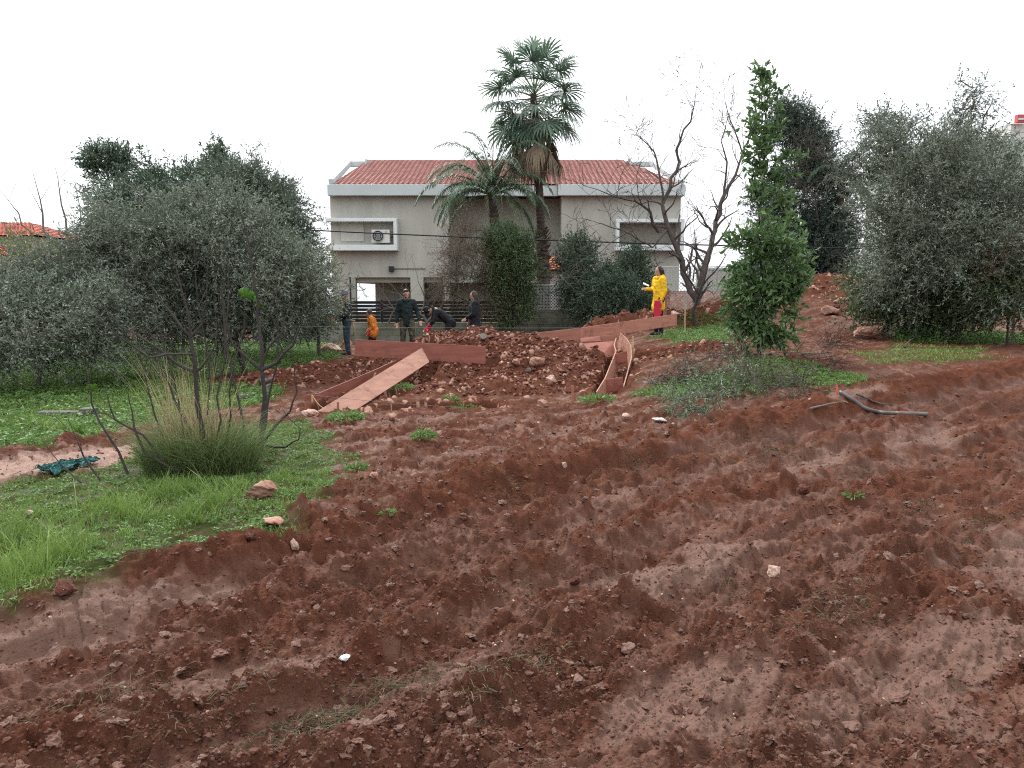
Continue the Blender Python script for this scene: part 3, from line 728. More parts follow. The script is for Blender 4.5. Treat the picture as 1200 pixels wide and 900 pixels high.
def crown_mesh(rng, name, parent, C, cr, twigs, per, leaf, mats, twl=.35, out=None, droop=0., spread=.8, tilt=0., side=.75, mixf=None, tw=True, M_tw=None, twr=.003):
    """foliage: around each clump centre twigs radiate, leaves sit along each twig"""
    n = len(C) * twigs; Cc = np.repeat(C, twigs, 0); cen = C.mean(0) if out is None else np.array(out)
    d = unit(rng.normal(size=(n, 3)) * spread + unit(Cc - cen) * .7 + np.array([0, 0, .25])); A = Cc + rng.normal(size=(n, 3)) * cr * .45
    ln = twl * rng.uniform(.5, 1.3, (n, 1)); B = A + d * ln; B[:, 2] -= droop * ln[:, 0]
    t = np.tile(np.linspace(.1, 1, per), n)[:, None] + rng.uniform(-.06, .06, (n * per, 1)); Ar = np.repeat(A, per, 0); Br = np.repeat(B, per, 0)
    P = Ar + (Br - Ar) * t; D = unit(Br - Ar) + rng.normal(size=P.shape) * side; D[:, 2] -= droop * .6; D[:, 2] += tilt
    v, f = leaves(rng, P, D, leaf[0], leaf[1]); rnd = np.clip(np.repeat(rng.beta(1.6, 1.6, len(C)), twigs * per) * .5 + rng.rand(len(P)) * .6 - .05, 0, 1)
    o = np_mesh(name, v - np.array(world_loc(parent)), f, mats, parent, attrs={'rnd': ('FACE', rnd)})
    return o, (A, B)
def pix_ell(cx, cy, rx, ry, d, depth):
    c = W(cx, cy, d); k = d / F; return (c.x, c.y, c.z, rx * k, depth, ry * k)
def tree(name, label, cat, base, trunk, ells, nclump, leafm, bark, seed, twigs=9, per=12, leaf=(.07, .02), cr=.22, twl=.35, shell=.45, group=None, droop=.1, rs_=1., side=.75, dust=0, mask=None, spread=.8, minr=.0, gap=-.17, spray=.05, zmax=None):
    rng = np.random.RandomState(seed); t = thing(name, label, cat, base, group)
    C = sample_ell(rng, ells, int(nclump), shell)
    cen_ = np.average(np.array([e_[:3] for e_ in ells]), axis=0); dv_ = C - cen_; ua = unit(dv_)
    C = cen_ + dv_ * (.95 + .34 * fbm(ua[:, 0] * 3 + seed, ua[:, 2] * 3 + ua[:, 1], 3, seed + 5))[:, None]
    keep = fbm(C[:, 0] * 1.5 + seed, C[:, 2] * 1.5 + C[:, 1] * .7, 3, seed) > gap; C = C[keep]
    ns_ = int(len(C) * spray); pk = rng.choice(len(C), ns_); od = unit(unit(C[pk] - cen_) + np.array([0, 0, .5]))
    if ns_: C = np.vstack([C] + [C[pk] + od * q_ * rng.uniform(.6, 1.3, (ns_, 1)) for q_ in (.22, .42)])
    if zmax is not None: C = C[C[:, 2] < zmax]
    gh = ground(C[:, 0], C[:, 1], False)[0]; C[:, 2] = np.maximum(C[:, 2], gh + .12)
    tg = C[::3] if len(C) > 200 else C
    nodes, par, rad = skeleton(rng, trunk, tg); mb = MB(); limbs(mb, nodes, par, rad, rs_, mn=minr); mb.build('trunk', bark, t, smooth=True)
    o, (A, B) = crown_mesh(rng, 'crown', t, C, cr, twigs, per, leaf, leafm, twl, droop=droop, side=side, spread=spread)
    v, f = sticks(A, B, .004, .002); np_mesh('twigs', v - np.array(world_loc(t)), f, bark, t)
    return t
def base_at(x, d):
    p = W(x, 400, d); return Vector((p.x, d, H(p.x, d)))

# ------------------------------------------------------------ left olive grove
b = base_at(285, 16.2)
tree('olive_tree', 'large grey green olive tree spreading in front of the dark trees on the left', 'tree', b,
     [[b, b + Vector((-.15, 0, .7)), b + Vector((.1, .1, 1.3))], [b + Vector((-.15, 0, .7)), b + Vector((-1., .1, 1.6)), b + Vector((-1.7, 0, 2.1))]],
     [pix_ell(272, 302, 84, 66, 15.6, 1.5), pix_ell(185, 305, 80, 58, 15.4, 1.4), pix_ell(235, 262, 62, 28, 16, 1.2), pix_ell(325, 335, 60, 54, 15.4, 1.1), pix_ell(110, 325, 60, 52, 15.0, 1.), pix_ell(170, 370, 70, 40, 15.0, .9), pix_ell(140, 280, 50, 34, 15.6, .9), pix_ell(285, 375, 60, 26, 15.6, .8)],
     1250, M_olive, M_bark, 1, twigs=10, per=11, leaf=(.08, .021), cr=.3, twl=.44, rs_=1.15, gap=-.2)
b = base_at(40, 13.2)
tree('olive_tree', 'dense low olive with branches to the ground at the left edge', 'tree', b,
     [[b, b + Vector((.1, 0, .5)), b + Vector((-.1, 0, 1.))]],
     [pix_ell(30, 385, 72, 52, 13, 1.3), pix_ell(110, 380, 52, 46, 13.4, 1.0), pix_ell(-60, 370, 80, 75, 13, 1.4), pix_ell(20, 345, 60, 40, 13.6, 1)],
     600, M_olive, M_bark, 2, twigs=10, per=11, leaf=(.07, .019), cr=.28, twl=.34)
b = base_at(10, 17.5)
tree('shrub', 'yellowish green bush rising behind the low olive at left', 'shrub', b, [[b, b + Vector((0, 0, .9))]],
     [pix_ell(25, 318, 48, 34, 17, 1.1), pix_ell(72, 325, 40, 22, 17, .9), pix_ell(-30, 310, 50, 44, 17, 1)], 210, M_yel, M_bark, 3, twigs=8, per=9, leaf=(.075, .03), cr=.3, twl=.4)
b = base_at(215, 21.5)
tree('evergreen_tree', 'tall dark evergreen with round clumps of foliage behind the big olive', 'tree', b,
     [[b, b + Vector((0, 0, 1.6)), b + Vector((-.6, 0, 3.2))], [b + Vector((0, 0, 1.6)), b + Vector((1.4, 0, 3.1))]],
     [pix_ell(190, 240, 74, 34, 21, 1.4), pix_ell(213, 206, 18, 12, 21, .5), pix_ell(182, 208, 11, 8, 21, .4), pix_ell(135, 245, 24, 26, 21, .8), pix_ell(268, 228, 44, 26, 21, 1.1), pix_ell(240, 260, 120, 60, 21.5, 1.5)],
     620, M_evg, M_barkd, 4, gap=-.4, twigs=10, per=11, leaf=(.085, .032), cr=.28, twl=.34)
b = base_at(132, 22.5)
tree('evergreen_tree', 'slim dark tree whose topmost tuft stands clear above the left grove', 'tree', b,
     [[b, W(128, 300, 22.5), W(126, 235, 22.5), W(127, 205, 22.5)]],
     [pix_ell(120, 189, 17, 12, 22.5, .5), pix_ell(138, 182, 14, 13, 22.5, .45), pix_ell(132, 203, 13, 10, 22.5, .35), pix_ell(112, 196, 10, 7, 22.5, .3)],
     60, M_evg, M_barkd, 5, twigs=9, per=11, leaf=(.09, .036), cr=.2, twl=.28, minr=.02)
b = base_at(255, 22.8)
tree('evergreen_tree', 'pointed dark tree top standing left of the rounded right shoulder of the grove', 'tree', b,
     [[b, W(257, 300, 22.8), W(257, 220, 22.8), W(258, 185, 22.8)]],
     [pix_ell(256, 188, 13, 15, 22.8, .4), pix_ell(262, 178, 7, 12, 22.8, .3), pix_ell(250, 205, 18, 12, 22.8, .45)],
     60, M_evg, M_barkd, 6, twigs=9, per=11, leaf=(.09, .034), cr=.2, twl=.28, minr=.02)
b = base_at(310, 19.5)
tree('evergreen_tree', 'broad blue green tree with domed right shoulder behind the big olive', 'tree', b,
     [[b, b + Vector((0, 0, 1.2)), b + Vector((.2, 0, 2.4))]],
     [pix_ell(298, 235, 42, 30, 19.3, 1.2), pix_ell(330, 265, 34, 50, 19.3, 1.1), pix_ell(348, 310, 24, 40, 19, .9), pix_ell(285, 215, 32, 18, 19.5, .9)],
     420, M_olived, M_barkd, 7, twigs=10, per=11, leaf=(.075, .024), cr=.26, twl=.34)
b = base_at(372, 20.5)
tree('shrub', 'loose see through green bush between the grove and the grey house', 'shrub', b, [[b, b + Vector((0, 0, .8)), b + Vector((-.1, 0, 1.6))]],
     [pix_ell(372, 300, 18, 46, 20.3, .6), pix_ell(382, 340, 20, 38, 20.3, .6)], 55, M_yel, M_bark, 8, twigs=6, per=8, leaf=(.065, .025), cr=.22, twl=.34)
b = base_at(374, 20)
tree('olive_tree', 'dark low olive at the right end of the grove beside the block wall', 'tree', b, [[b, b + Vector((0, 0, .6)), b + Vector((-.1, 0, 1.2))]],
     [pix_ell(350, 352, 28, 34, 19.3, .9), pix_ell(368, 378, 13, 14, 19.3, .4), pix_ell(325, 375, 36, 24, 18.6, .7)], 200, M_olived, M_bark, 9, twigs=9, per=11, leaf=(.07, .022), cr=.24, twl=.3)
b = base_at(262, 22)
tree('shrub', 'dense dark undergrowth closing the gap below the big olive crown', 'shrub', b, [[b, b + Vector((0, 0, .6))]],
     [pix_ell(215, 345, 60, 36, 22, .8), pix_ell(290, 345, 60, 36, 22, .8), pix_ell(150, 350, 60, 36, 21.5, .8), pix_ell(345, 350, 30, 36, 22, .6)], 420, M_evg, M_bark, 31, twigs=9, per=9, leaf=(.085, .034), cr=.3, twl=.4, gap=-.6)
# ------------------------------------------------------------ bushes in front of the house
b = base_at(600, 25.6)
tree('cypress_bush', 'dense dark green conifer bush growing against the palm trunk', 'shrub', b, [[b, b + Vector((0, 0, 1.5)), b + Vector((.1, 0, 2.5))]],
     [pix_ell(596, 308, 28, 40, 25.4, .9), pix_ell(586, 284, 18, 20, 25.4, .7), pix_ell(608, 300, 15, 34, 25.6, .7), pix_ell(600, 350, 24, 32, 25.4, .6)],
     420, M_cyp, M_bark, 10, gap=-.5, twigs=9, per=10, leaf=(.06, .03), cr=.2, twl=.32, side=.5)
b = base_at(553, 25.5)
tree('dry_shrub', 'tall brown leafless twiggy shrub left of the dark conifer bush', 'shrub', b, [[b, b + Vector((0, 0, .7))], [b + Vector((.3, 0, .1)), b + Vector((.5, 0, 1.2))]],
     [pix_ell(550, 318, 38, 46, 25.4, .8), pix_ell(540, 300, 30, 34, 25.4, .6), pix_ell(575, 335, 24, 44, 25.4, .6), pix_ell(525, 330, 24, 36, 25.4, .6), pix_ell(540, 262, 24, 14, 25.4, .4)],
     230, M_brown, M_bark, 11, twigs=11, per=7, leaf=(.06, .014), cr=.3, twl=.6)
for k_, (x_, cy_, rx_, ry_, dd_, sd_, lb_) in enumerate((
        (676, 318, 22, 36, 25.2, 12, 'dark leafy bush just right of the palm trunk'), (705, 342, 26, 30, 24.6, 13, 'dark rounded bush below the bare branches left of the right window'),
        (742, 328, 19, 38, 25.4, 14, 'dark upright bush in front of the right window of the house'), (725, 352, 34, 22, 24, 15, 'low dark bush hugging the block wall left of the yellow raincoat'))):
    b = base_at(x_, dd_)
    tree('dark_bush', lb_, 'shrub', b, [[b, b + Vector((0, 0, .8)), b + Vector((.1, 0, 1.5))]], [pix_ell(x_, cy_, rx_, ry_, dd_, .8), pix_ell(x_ + 6, cy_ + 22, rx_ * 1.05, ry_ * .6, dd_, .7)],
         190, M_evg, M_bark, sd_, gap=-.5, twigs=10, per=10, leaf=(.085, .03), cr=.3, twl=.4, group='dark bushes against the block wall')
# ------------------------------------------------------------ right side trees
b = base_at(942, 27)
tree('conifer_tree', 'tall dark conifer behind the bay tree', 'tree', b, [[b, W(945, 260, 27), W(940, 180, 27), W(925, 120, 27)]],
     [pix_ell(928, 150, 24, 34, 27, .9), pix_ell(955, 172, 20, 30, 27, .9), pix_ell(950, 235, 40, 50, 27, 1.3), pix_ell(925, 300, 40, 40, 27, 1.), pix_ell(970, 290, 40, 46, 26.5, 1.3), pix_ell(915, 125, 16, 14, 27, .5), pix_ell(905, 260, 24, 60, 27.4, .8)],
     900, M_conif, M_barkd, 16, gap=-.5, twigs=9, per=11, leaf=(.10, .03), cr=.36, twl=.45)
b = base_at(968, 26)
tree('bare_bush', 'reddish brown twiggy crown between the conifer and the right olive', 'tree', b, [[b, W(960, 270, 26), W(955, 220, 26)]],
     [pix_ell(950, 200, 30, 44, 25.5, .8), pix_ell(1000, 330, 30, 30, 25, .8)], 80, M_reddead, M_bark, 17, twigs=8, per=5, leaf=(.05, .015), cr=.36, twl=.55)
b = base_at(1120, 16.5)
tree('olive_tree', 'big grey olive with airy top reaching highest at the right edge', 'tree', b,
     [[b, b + Vector((0, 0, .7)), W(1100, 320, 16.5), W(1085, 260, 16.5)], [b + Vector((0, 0, .7)), W(1150, 310, 16.5), W(1160, 240, 16.5)]],
     [pix_ell(1075, 235, 72, 70, 16.3, 1.3), pix_ell(1060, 180, 50, 36, 16.5, .9), pix_ell(1150, 220, 60, 50, 16.3, 1.2), pix_ell(1130, 300, 90, 62, 15.9, 1.4), pix_ell(1055, 310, 52, 60, 16.3, 1.1), pix_ell(1200, 270, 60, 90, 16, 1.3)],
     1000, M_olive, M_bark, 18, twigs=10, per=11, leaf=(.075, .021), cr=.3, twl=.38, shell=.35)
b = base_at(1140, 17.3)
tree('olive_tree', 'sparse olive shoots poking above the big olive against the sky', 'tree', b,
     [[b, W(1140, 300, 17.3), W(1140, 200, 17.3), W(1138, 130, 17.3)], [W(1140, 220, 17.3), W(1110, 180, 17.3), W(1100, 160, 17.3)]],
     [pix_ell(1137, 103, 18, 16, 17.3, .35), pix_ell(1140, 135, 22, 18, 17.3, .4), pix_ell(1110, 160, 20, 12, 17.3, .4), pix_ell(1150, 172, 36, 18, 17.3, .5), pix_ell(1040, 150, 32, 16, 17.3, .5), pix_ell(1010, 195, 14, 30, 17.3, .4)],
     210, M_olived, M_bark, 19, twigs=6, per=9, leaf=(.075, .021), cr=.24, twl=.32, minr=.012)
b = base_at(1040, 18)
tree('shrub', 'green broad leaved bush at the foot of the right olive next to the track', 'shrub', b, [[b, b + Vector((0, 0, .5))]],
     [pix_ell(1020, 345, 30, 30, 17.6, .8), pix_ell(1055, 352, 34, 32, 17.2, .8), pix_ell(1090, 365, 40, 28, 16.8, .8)], 250, M_cyp, M_bark, 20, twigs=9, per=9, leaf=(.07, .034), cr=.26, twl=.3)
b = base_at(1180, 15.6)
tree('shrub', 'green and rusty leaved bush under the olive at the right edge', 'shrub', b, [[b, b + Vector((0, 0, .6))]],
     [pix_ell(1190, 340, 50, 44, 15.4, .8), pix_ell(1150, 350, 40, 28, 15.8, .7)], 210, M_cyp, M_bark, 21, twigs=8, per=9, leaf=(.065, .03), cr=.26, twl=.3)
b = base_at(1186, 15.2)
tree('shrub', 'rust coloured drying bush among the green leaves at the right edge', 'shrub', b, [[b, b + Vector((0, 0, .6))]],
     [pix_ell(1190, 310, 30, 30, 15.0, .4)], 36, M_brown, M_bark, 22, twigs=7, per=8, leaf=(.05, .02), cr=.26, twl=.3)

# bay tree: slim, clear leaves, layered clumps
b = on(890, 418)
BD = b.y
def bp(x, y, dz=0): return W(x, y, BD + dz)
t = tree('bay_tree', 'slender glossy green bay tree standing alone beside the dug area', 'tree', b,
     [[b, bp(888, 380), bp(893, 330), bp(889, 270), bp(893, 210), bp(897, 150), bp(896, 100)]],
     [pix_ell(897, 96, 8, 12, BD, .12), pix_ell(881, 112, 12, 11, BD, .16), pix_ell(903, 112, 12, 18, BD, .2), pix_ell(893, 150, 24, 26, BD, .32), pix_ell(910, 190, 20, 22, BD, .3), pix_ell(885, 185, 14, 18, BD, .25),
      pix_ell(900, 230, 22, 24, BD, .34), pix_ell(880, 245, 26, 22, BD, .34), pix_ell(895, 285, 34, 30, BD, .4), pix_ell(858, 282, 20, 14, BD, .25), pix_ell(925, 300, 22, 22, BD, .3),
      pix_ell(900, 340, 48, 34, BD, .5), pix_ell(930, 360, 28, 26, BD, .4), pix_ell(868, 360, 30, 24, BD, .4), pix_ell(895, 390, 44, 24, BD, .42), pix_ell(930, 330, 18, 18, BD, .3)],
     225, M_bay, M_barkd, 23, gap=-.22, spray=.05, zmax=W(897, 84, BD).z, twigs=5, per=8, leaf=(.12, .05), cr=.10, twl=.2, shell=.1, rs_=.9, side=.9)

# ------------------------------------------------------------ bare trees
def bare(name, label, cat, lines, seed, lvl=4, bark=M_barkp, r0=.11, leafy=0, tipr=.004, spl=.26, density=7., curl=.35, up=.3, parent=None, L0=.55, leafm=None, leafs=(.06, .03)):
    """bare tree: traced main limbs (x,y,depth,radius) plus grown side branches"""
    rng = random.Random(seed); base = Vector(lines[0][0][:3]); t = thing(name, label, cat, base); mb = MB(); tips = []
    def grow(p, d, L_, r, k):
        pts = [p]; rr = [r]; n_ = max(3, int(L_ / .12)); st_ = L_ / n_
        for i_ in range(n_):
            d = (d + Vector((rng.gauss(0, 1), rng.gauss(0, 1), rng.gauss(0, 1))) * curl * .5 + Vector((0, 0, up * .12))).normalized(); p = p + d * st_; pts.append(p); rr.append(max(tipr, r * (1 - .75 * (i_ + 1) / n_)))
            if k > 0 and i_ > 0 and rng.random() < spl * (1.6 if k == 1 else 1):
                a = rng.uniform(.4, 1.0); ax = d.cross(Vector((rng.gauss(0, 1), rng.gauss(0, 1), rng.gauss(0, 1)))).normalized()
                grow(p, Matrix.Rotation(a, 3, ax) @ d, L_ * rng.uniform(.45, .8), max(tipr, rr[-1] * .7), k - 1)
        mb.tube(pts, rr, 4 if r < .02 else 6, cap=False); tips.append((p, d))
    for li in lines:
        pts = [Vector(q[:3]) for q in li]; rr = [q[3] for q in li]; fine = []; fr = []
        for i_ in range(len(pts) - 1):
            seg = max(2, int((pts[i_ + 1] - pts[i_]).length / .25))
            for q in range(seg):
                u = q / seg; w_ = (pts[i_ + 1] - pts[i_]).length * .035; fine.append(pts[i_].lerp(pts[i_ + 1], u) + (Vector((rng.gauss(0, 1), rng.gauss(0, 1), rng.gauss(0, 1))) * w_ if u > 0 else Vector())); fr.append(rr[i_] * (1 - u) + rr[i_ + 1] * u)
        fine.append(pts[-1]); fr.append(rr[-1]); mb.tube(fine, fr, 8, cap=False)
        tot = len(fine)
        for i_ in range(2, tot):
            if fr[i_] < r0 * .8 and rng.random() < density * .06 * (1.2 if i_ > tot * .5 else .8):
                d = (fine[i_] - fine[i_ - 1]).normalized(); ax = d.cross(Vector((rng.gauss(0, 1), rng.gauss(0, 1), rng.gauss(0, 1)))).normalized()
                grow(fine[i_], Matrix.Rotation(rng.uniform(.5, 1.1), 3, ax) @ d, L0 * rng.uniform(.7, 1.5), max(tipr, fr[i_] * .55), lvl - 2)
        grow(fine[-1], (fine[-1] - fine[-2]).normalized(), L0 * .9, fr[-1], lvl - 2)
    mb.build('trunk', bark, t, smooth=True)
    if leafy:
        r2 = np.random.RandomState(seed); k = r2.choice(len(tips), min(leafy, len(tips)), replace=len(tips) < leafy); P = np.repeat(np.array([list(tips[q][0]) for q in k]), 4, 0) + r2.normal(size=(len(k) * 4, 3)) * .05; D = r2.normal(size=P.shape)
        v, f = leaves(r2, P, D, *leafs); np_mesh('leaves', v - np.array(base), f, leafm or M_yel, t, attrs={'rnd': ('FACE', r2.rand(len(f)))})
    return t
def pl(pts, d, dj=0.):
    """photo polyline (x, y, radius[, extra depth]) -> world"""
    out = []
    for q in pts: p = W(q[0], q[1], d + (q[3] if len(q) > 3 else 0)); out.append((p.x, p.y, p.z, q[2]))
    return out
bd = 23.5
bare('bare_tree', 'large leafless tree with twisting grey limbs between the house and the bay tree', 'tree', [
    pl([(822, 372, 0.105), (806, 330, 0.092), (795, 295, 0.079), (783, 268, 0.066), (776, 240, 0.056), (793, 200, 0.043), (797, 165, 0.033), (812, 130, 0.020), (815, 112, 0.010)], bd),
    pl([(776, 240, 0.033), (772, 200, 0.030), (760, 170, 0.020), (748, 160, 0.010)], bd),
    pl([(815, 355, 0.092), (826, 310, 0.079), (838, 270, 0.072, .2), (848, 230, 0.056, .3), (862, 205, 0.039, .4), (870, 180, 0.026, .4), (860, 150, 0.020, .4), (850, 120, 0.010, .5)], bd),
    pl([(848, 230, 0.033, .3), (852, 190, 0.026), (845, 165, 0.016), (852, 140, 0.008)], bd),
    pl([(772, 272, 0.049), (762, 248, 0.039, -.4), (745, 236, 0.030, -.6), (722, 231, 0.020, -.8), (700, 222, 0.011, -.9), (680, 215, 0.007, -1)], bd),
    pl([(722, 231, 0.013, -.8), (728, 205, 0.010, -.8), (735, 190, 0.005, -.8)], bd),
    pl([(740, 270, 0.016, -.5), (715, 285, 0.011, -.7), (690, 300, 0.008, -.9), (665, 318, 0.005, -1)], bd),
    pl([(783, 268, 0.033), (765, 290, 0.026, -.3), (740, 275, 0.020, -.5), (705, 262, 0.013, -.7)], bd)], 41, lvl=5, r0=.13, density=48, L0=.8, spl=.36, leafy=60, tipr=.006, bark=mat('purple_bark', (.11, .088, .082), .9, .4, 6, .6))
p0 = on(816, 384)
bare('small_tree', 'thin young tree with sparse leaves right of the yellow raincoat', 'tree', [
    [(p0.x, p0.y, p0.z, .055)] + pl([(812, 365, .05), (818, 345, .04), (826, 325, .03), (832, 300, .02), (834, 280, .01)], p0.y),
    pl([(818, 345, .03), (806, 325, .022), (795, 305, .014), (790, 285, .008)], p0.y), pl([(820, 340, .03), (838, 318, .02), (850, 300, .01)], p0.y), pl([(812, 330, .02), (816, 300, .014), (814, 270, .008)], p0.y)],
    42, bark=M_barkd, r0=.06, density=8, L0=.4, leafy=110, leafs=(.07, .03), leafm=M_cyp)
bare('fig_tree', 'bare straight shoots fanning up behind the olives at the far left', 'tree', [
    pl([(75, 350, .05), (62, 300, .035), (50, 250, .02), (42, 215, .008)], 19), pl([(78, 345, .05), (80, 290, .03), (72, 240, .018), (68, 210, .008)], 19),
    pl([(72, 345, .04), (50, 300, .025), (22, 250, .015), (10, 235, .007)], 19), pl([(66, 330, .04), (38, 290, .02), (10, 268, .01)], 19), pl([(85, 340, .03), (98, 290, .02), (92, 235, .01)], 19),
    pl([(60, 320, .03), (40, 300, .02), (18, 285, .01)], 19)], 43, bark=M_reddead if False else M_barkp, r0=.05, density=5, L0=.5, spl=.1, curl=.15, up=.5)
b4 = 26.2
bare('fallen_branch', 'pile of pale bare branches leaning on the slat fence behind the workers', 'branches', [
    pl([(507, 388, .05), (497, 372, .045), (480, 358, .03), (468, 345, .015)], b4), pl([(500, 378, .04), (515, 362, .03), (526, 350, .015)], b4), pl([(455, 380, .03), (462, 362, .02), (450, 345, .01)], b4),
    pl([(480, 384, .03), (470, 366, .02), (452, 358, .01)], b4), pl([(490, 380, .03), (498, 350, .02), (490, 330, .01)], b4)], 44, r0=.06, density=14, L0=.6, spl=.3, lvl=4)

# ------------------------------------------------------------ palms
M_fan = leafmat('fan_palm_leaf', (.06, .11, .075), (.16, .24, .165), .5, .25)
M_dead = leafmat('dead_frond', (.17, .125, .085), (.32, .25, .18), .8, .15)
M_feath = leafmat('feather_palm_leaf', (.055, .10, .06), (.14, .205, .13), .5, .25)
M_ptrunk = mat('palm_trunk', (.085, .062, .048), .95, 0, 4, 1, 18, col2=(.04, .028, .022), stretch=(1, 1, 4))
def fan_frond(rng, c, d, plen, blen, dead=False):
    """petiole polyline + pleated fan of segments with drooping tips"""
    d = Vector(d).normalized(); pts = [Vector(c)]; dd = d.copy()
    for i_ in range(6): dd = (dd + Vector((0, 0, -.06 if not dead else -.35))).normalized(); pts.append(pts[-1] + dd * plen / 6)
    e = pts[-1]; side = dd.cross(Vector((0, 0, 1))); side = side.normalized() if side.length > .1 else Vector((1, 0, 0)); up = side.cross(dd); vs = []; fs = []
    nseg = 26; roll = rng.uniform(-.4, .4); side, up = side * math.cos(roll) + up * math.sin(roll), up * math.cos(roll) - side * math.sin(roll)
    spreadA = 1.25 * math.pi if not dead else .42 * math.pi
    for k in range(nseg):
        a = (k / (nseg - 1) - .5) * spreadA; v = (dd * math.cos(a) + side * math.sin(a) + up * (.12 if k % 2 else -.0)).normalized()
        L_ = blen * (1 - .25 * abs(a) / 2) * (rng.uniform(.55, 1.25) if dead else rng.uniform(.9, 1.08)); w = v.cross(up).normalized() * L_ * .047 * (1.0 if not dead else .6)
        p1 = e + v * L_ * .5; dv = (v + Vector((0, 0, -.35 - (.8 if dead else 0)))).normalized(); p2 = p1 + dv * L_ * .3; p3 = p2 + (dv + Vector((0, 0, -1.1))).normalized() * L_ * .28
        b_ = len(vs); vs += [e - w * .15, e + w * .15, p1 - w, p1 + w, p2 - w * .6, p2 + w * .6, p3]; fs += [(b_, b_ + 1, b_ + 3, b_ + 2), (b_ + 2, b_ + 3, b_ + 5, b_ + 4), (b_ + 4, b_ + 5, b_ + 6)]
    return pts, vs, fs
def palm_mesh(name, mat_, parent, V_, F_, rngs):
    o = np_mesh(name, np.array([list(v) for v in V_]) - np.array(world_loc(parent)), F_, mat_, parent, attrs={'rnd': ('FACE', rngs)}); return o
PD = 28.6
rng = random.Random(3); pb = Vector((W(638, 330, PD).x, PD, H(W(638, 330, PD).x, PD)))
t = thing('fan_palm', 'tall fan palm with a skirt of dead brown fronds rising above the roof', 'palm', pb)
tl = [pb] + [W(x_, y_, PD) for x_, y_ in ((637, 330), (636, 300), (634, 270), (633, 240), (631, 205), (629, 170), (626, 135), (625, 108))]
tr_ = [.24, .23, .22, .15, .14, .125, .12, .13, .10]; fine = []; fr = []
for i_ in range(len(tl) - 1):
    sg = 14
    for q in range(sg): u = q / sg; fine.append(tl[i_].lerp(tl[i_ + 1], u)); fr.append((tr_[i_] * (1 - u) + tr_[i_ + 1] * u) * (1 + (.07 if q % 2 else -.03)) + rng.uniform(-.006, .006))
m = MB(); m.tube(fine, fr, 14)
m.build('trunk', M_ptrunk, t, smooth=False)
m = MB()
for k in range(90):   # leaf base boots on the lower trunk
    z_ = rng.uniform(0, 1); c = tl[1].lerp(tl[3], z_); a = rng.uniform(0, 6.28); dv = Vector((math.cos(a), math.sin(a), 1.3)).normalized(); p = c + Vector((math.cos(a), math.sin(a), 0)) * .2; m.bar(p, p + dv * .2, .07, .03)
m.build('leaf_bases', M_ptrunk, t)
crown = W(626, 116, PD); gV, gF, gR, dV, dF, dR = [], [], [], [], [], []; stem = MB(); dstem = MB()
def add_fr(c, d, pln, bl, dead=False):
    pts, v_, f_ = fan_frond(rng, c, d, pln, bl, dead); (dstem if dead else stem).tube(pts, [.022, .02, .018, .016, .014, .012, .01], 5)
    V_, F_, R_ = (dV, dF, dR) if dead else (gV, gF, gR); b_ = len(V_); V_ += v_; F_ += [tuple(i_ + b_ for i_ in f__) for f__ in f_]; q = rng.random(); R_ += [min(1, max(0, q + rng.uniform(-.25, .25))) for _ in f_]
ga = 2.399
for k in range(42):
    u = (k + .5) / 42; el = 1.15 - 1.85 * u; a = k * ga + .4
    d = (math.cos(a) * math.cos(el), math.sin(a) * math.cos(el), math.sin(el)); add_fr(crown + Vector((0, 0, .25 - .5 * u)), d, 1.0 + .35 * rng.random(), .95)
add_fr(crown + Vector((0, 0, .3)), (.22, .1, 1), 1.3, .75); add_fr(crown + Vector((0, 0, .3)), (-.25, .1, 1), 1.3, .75); add_fr(crown + Vector((0, 0, .3)), (0.0, .3, 1), 1.6, .7)
for k in range(30):
    a = k * ga; el = -.1 - .9 * rng.random(); d = (math.cos(a) * math.cos(el), math.sin(a) * math.cos(el), math.sin(el)); add_fr(crown + Vector((0, 0, -.45 - .3 * rng.random())), d, rng.uniform(.9, 1.5), 1.0, True)
palm_mesh('green_fronds', M_fan, t, gV, gF, gR); palm_mesh('dead_fronds', M_dead, t, dV, dF, dR); stem.build('leaf_stalks', mat('stalk_green', (.10, .13, .06), .6), t, smooth=True); dstem.build('dead_stalks', mat('stalk_brown', (.2, .15, .1), .8), t, smooth=True)

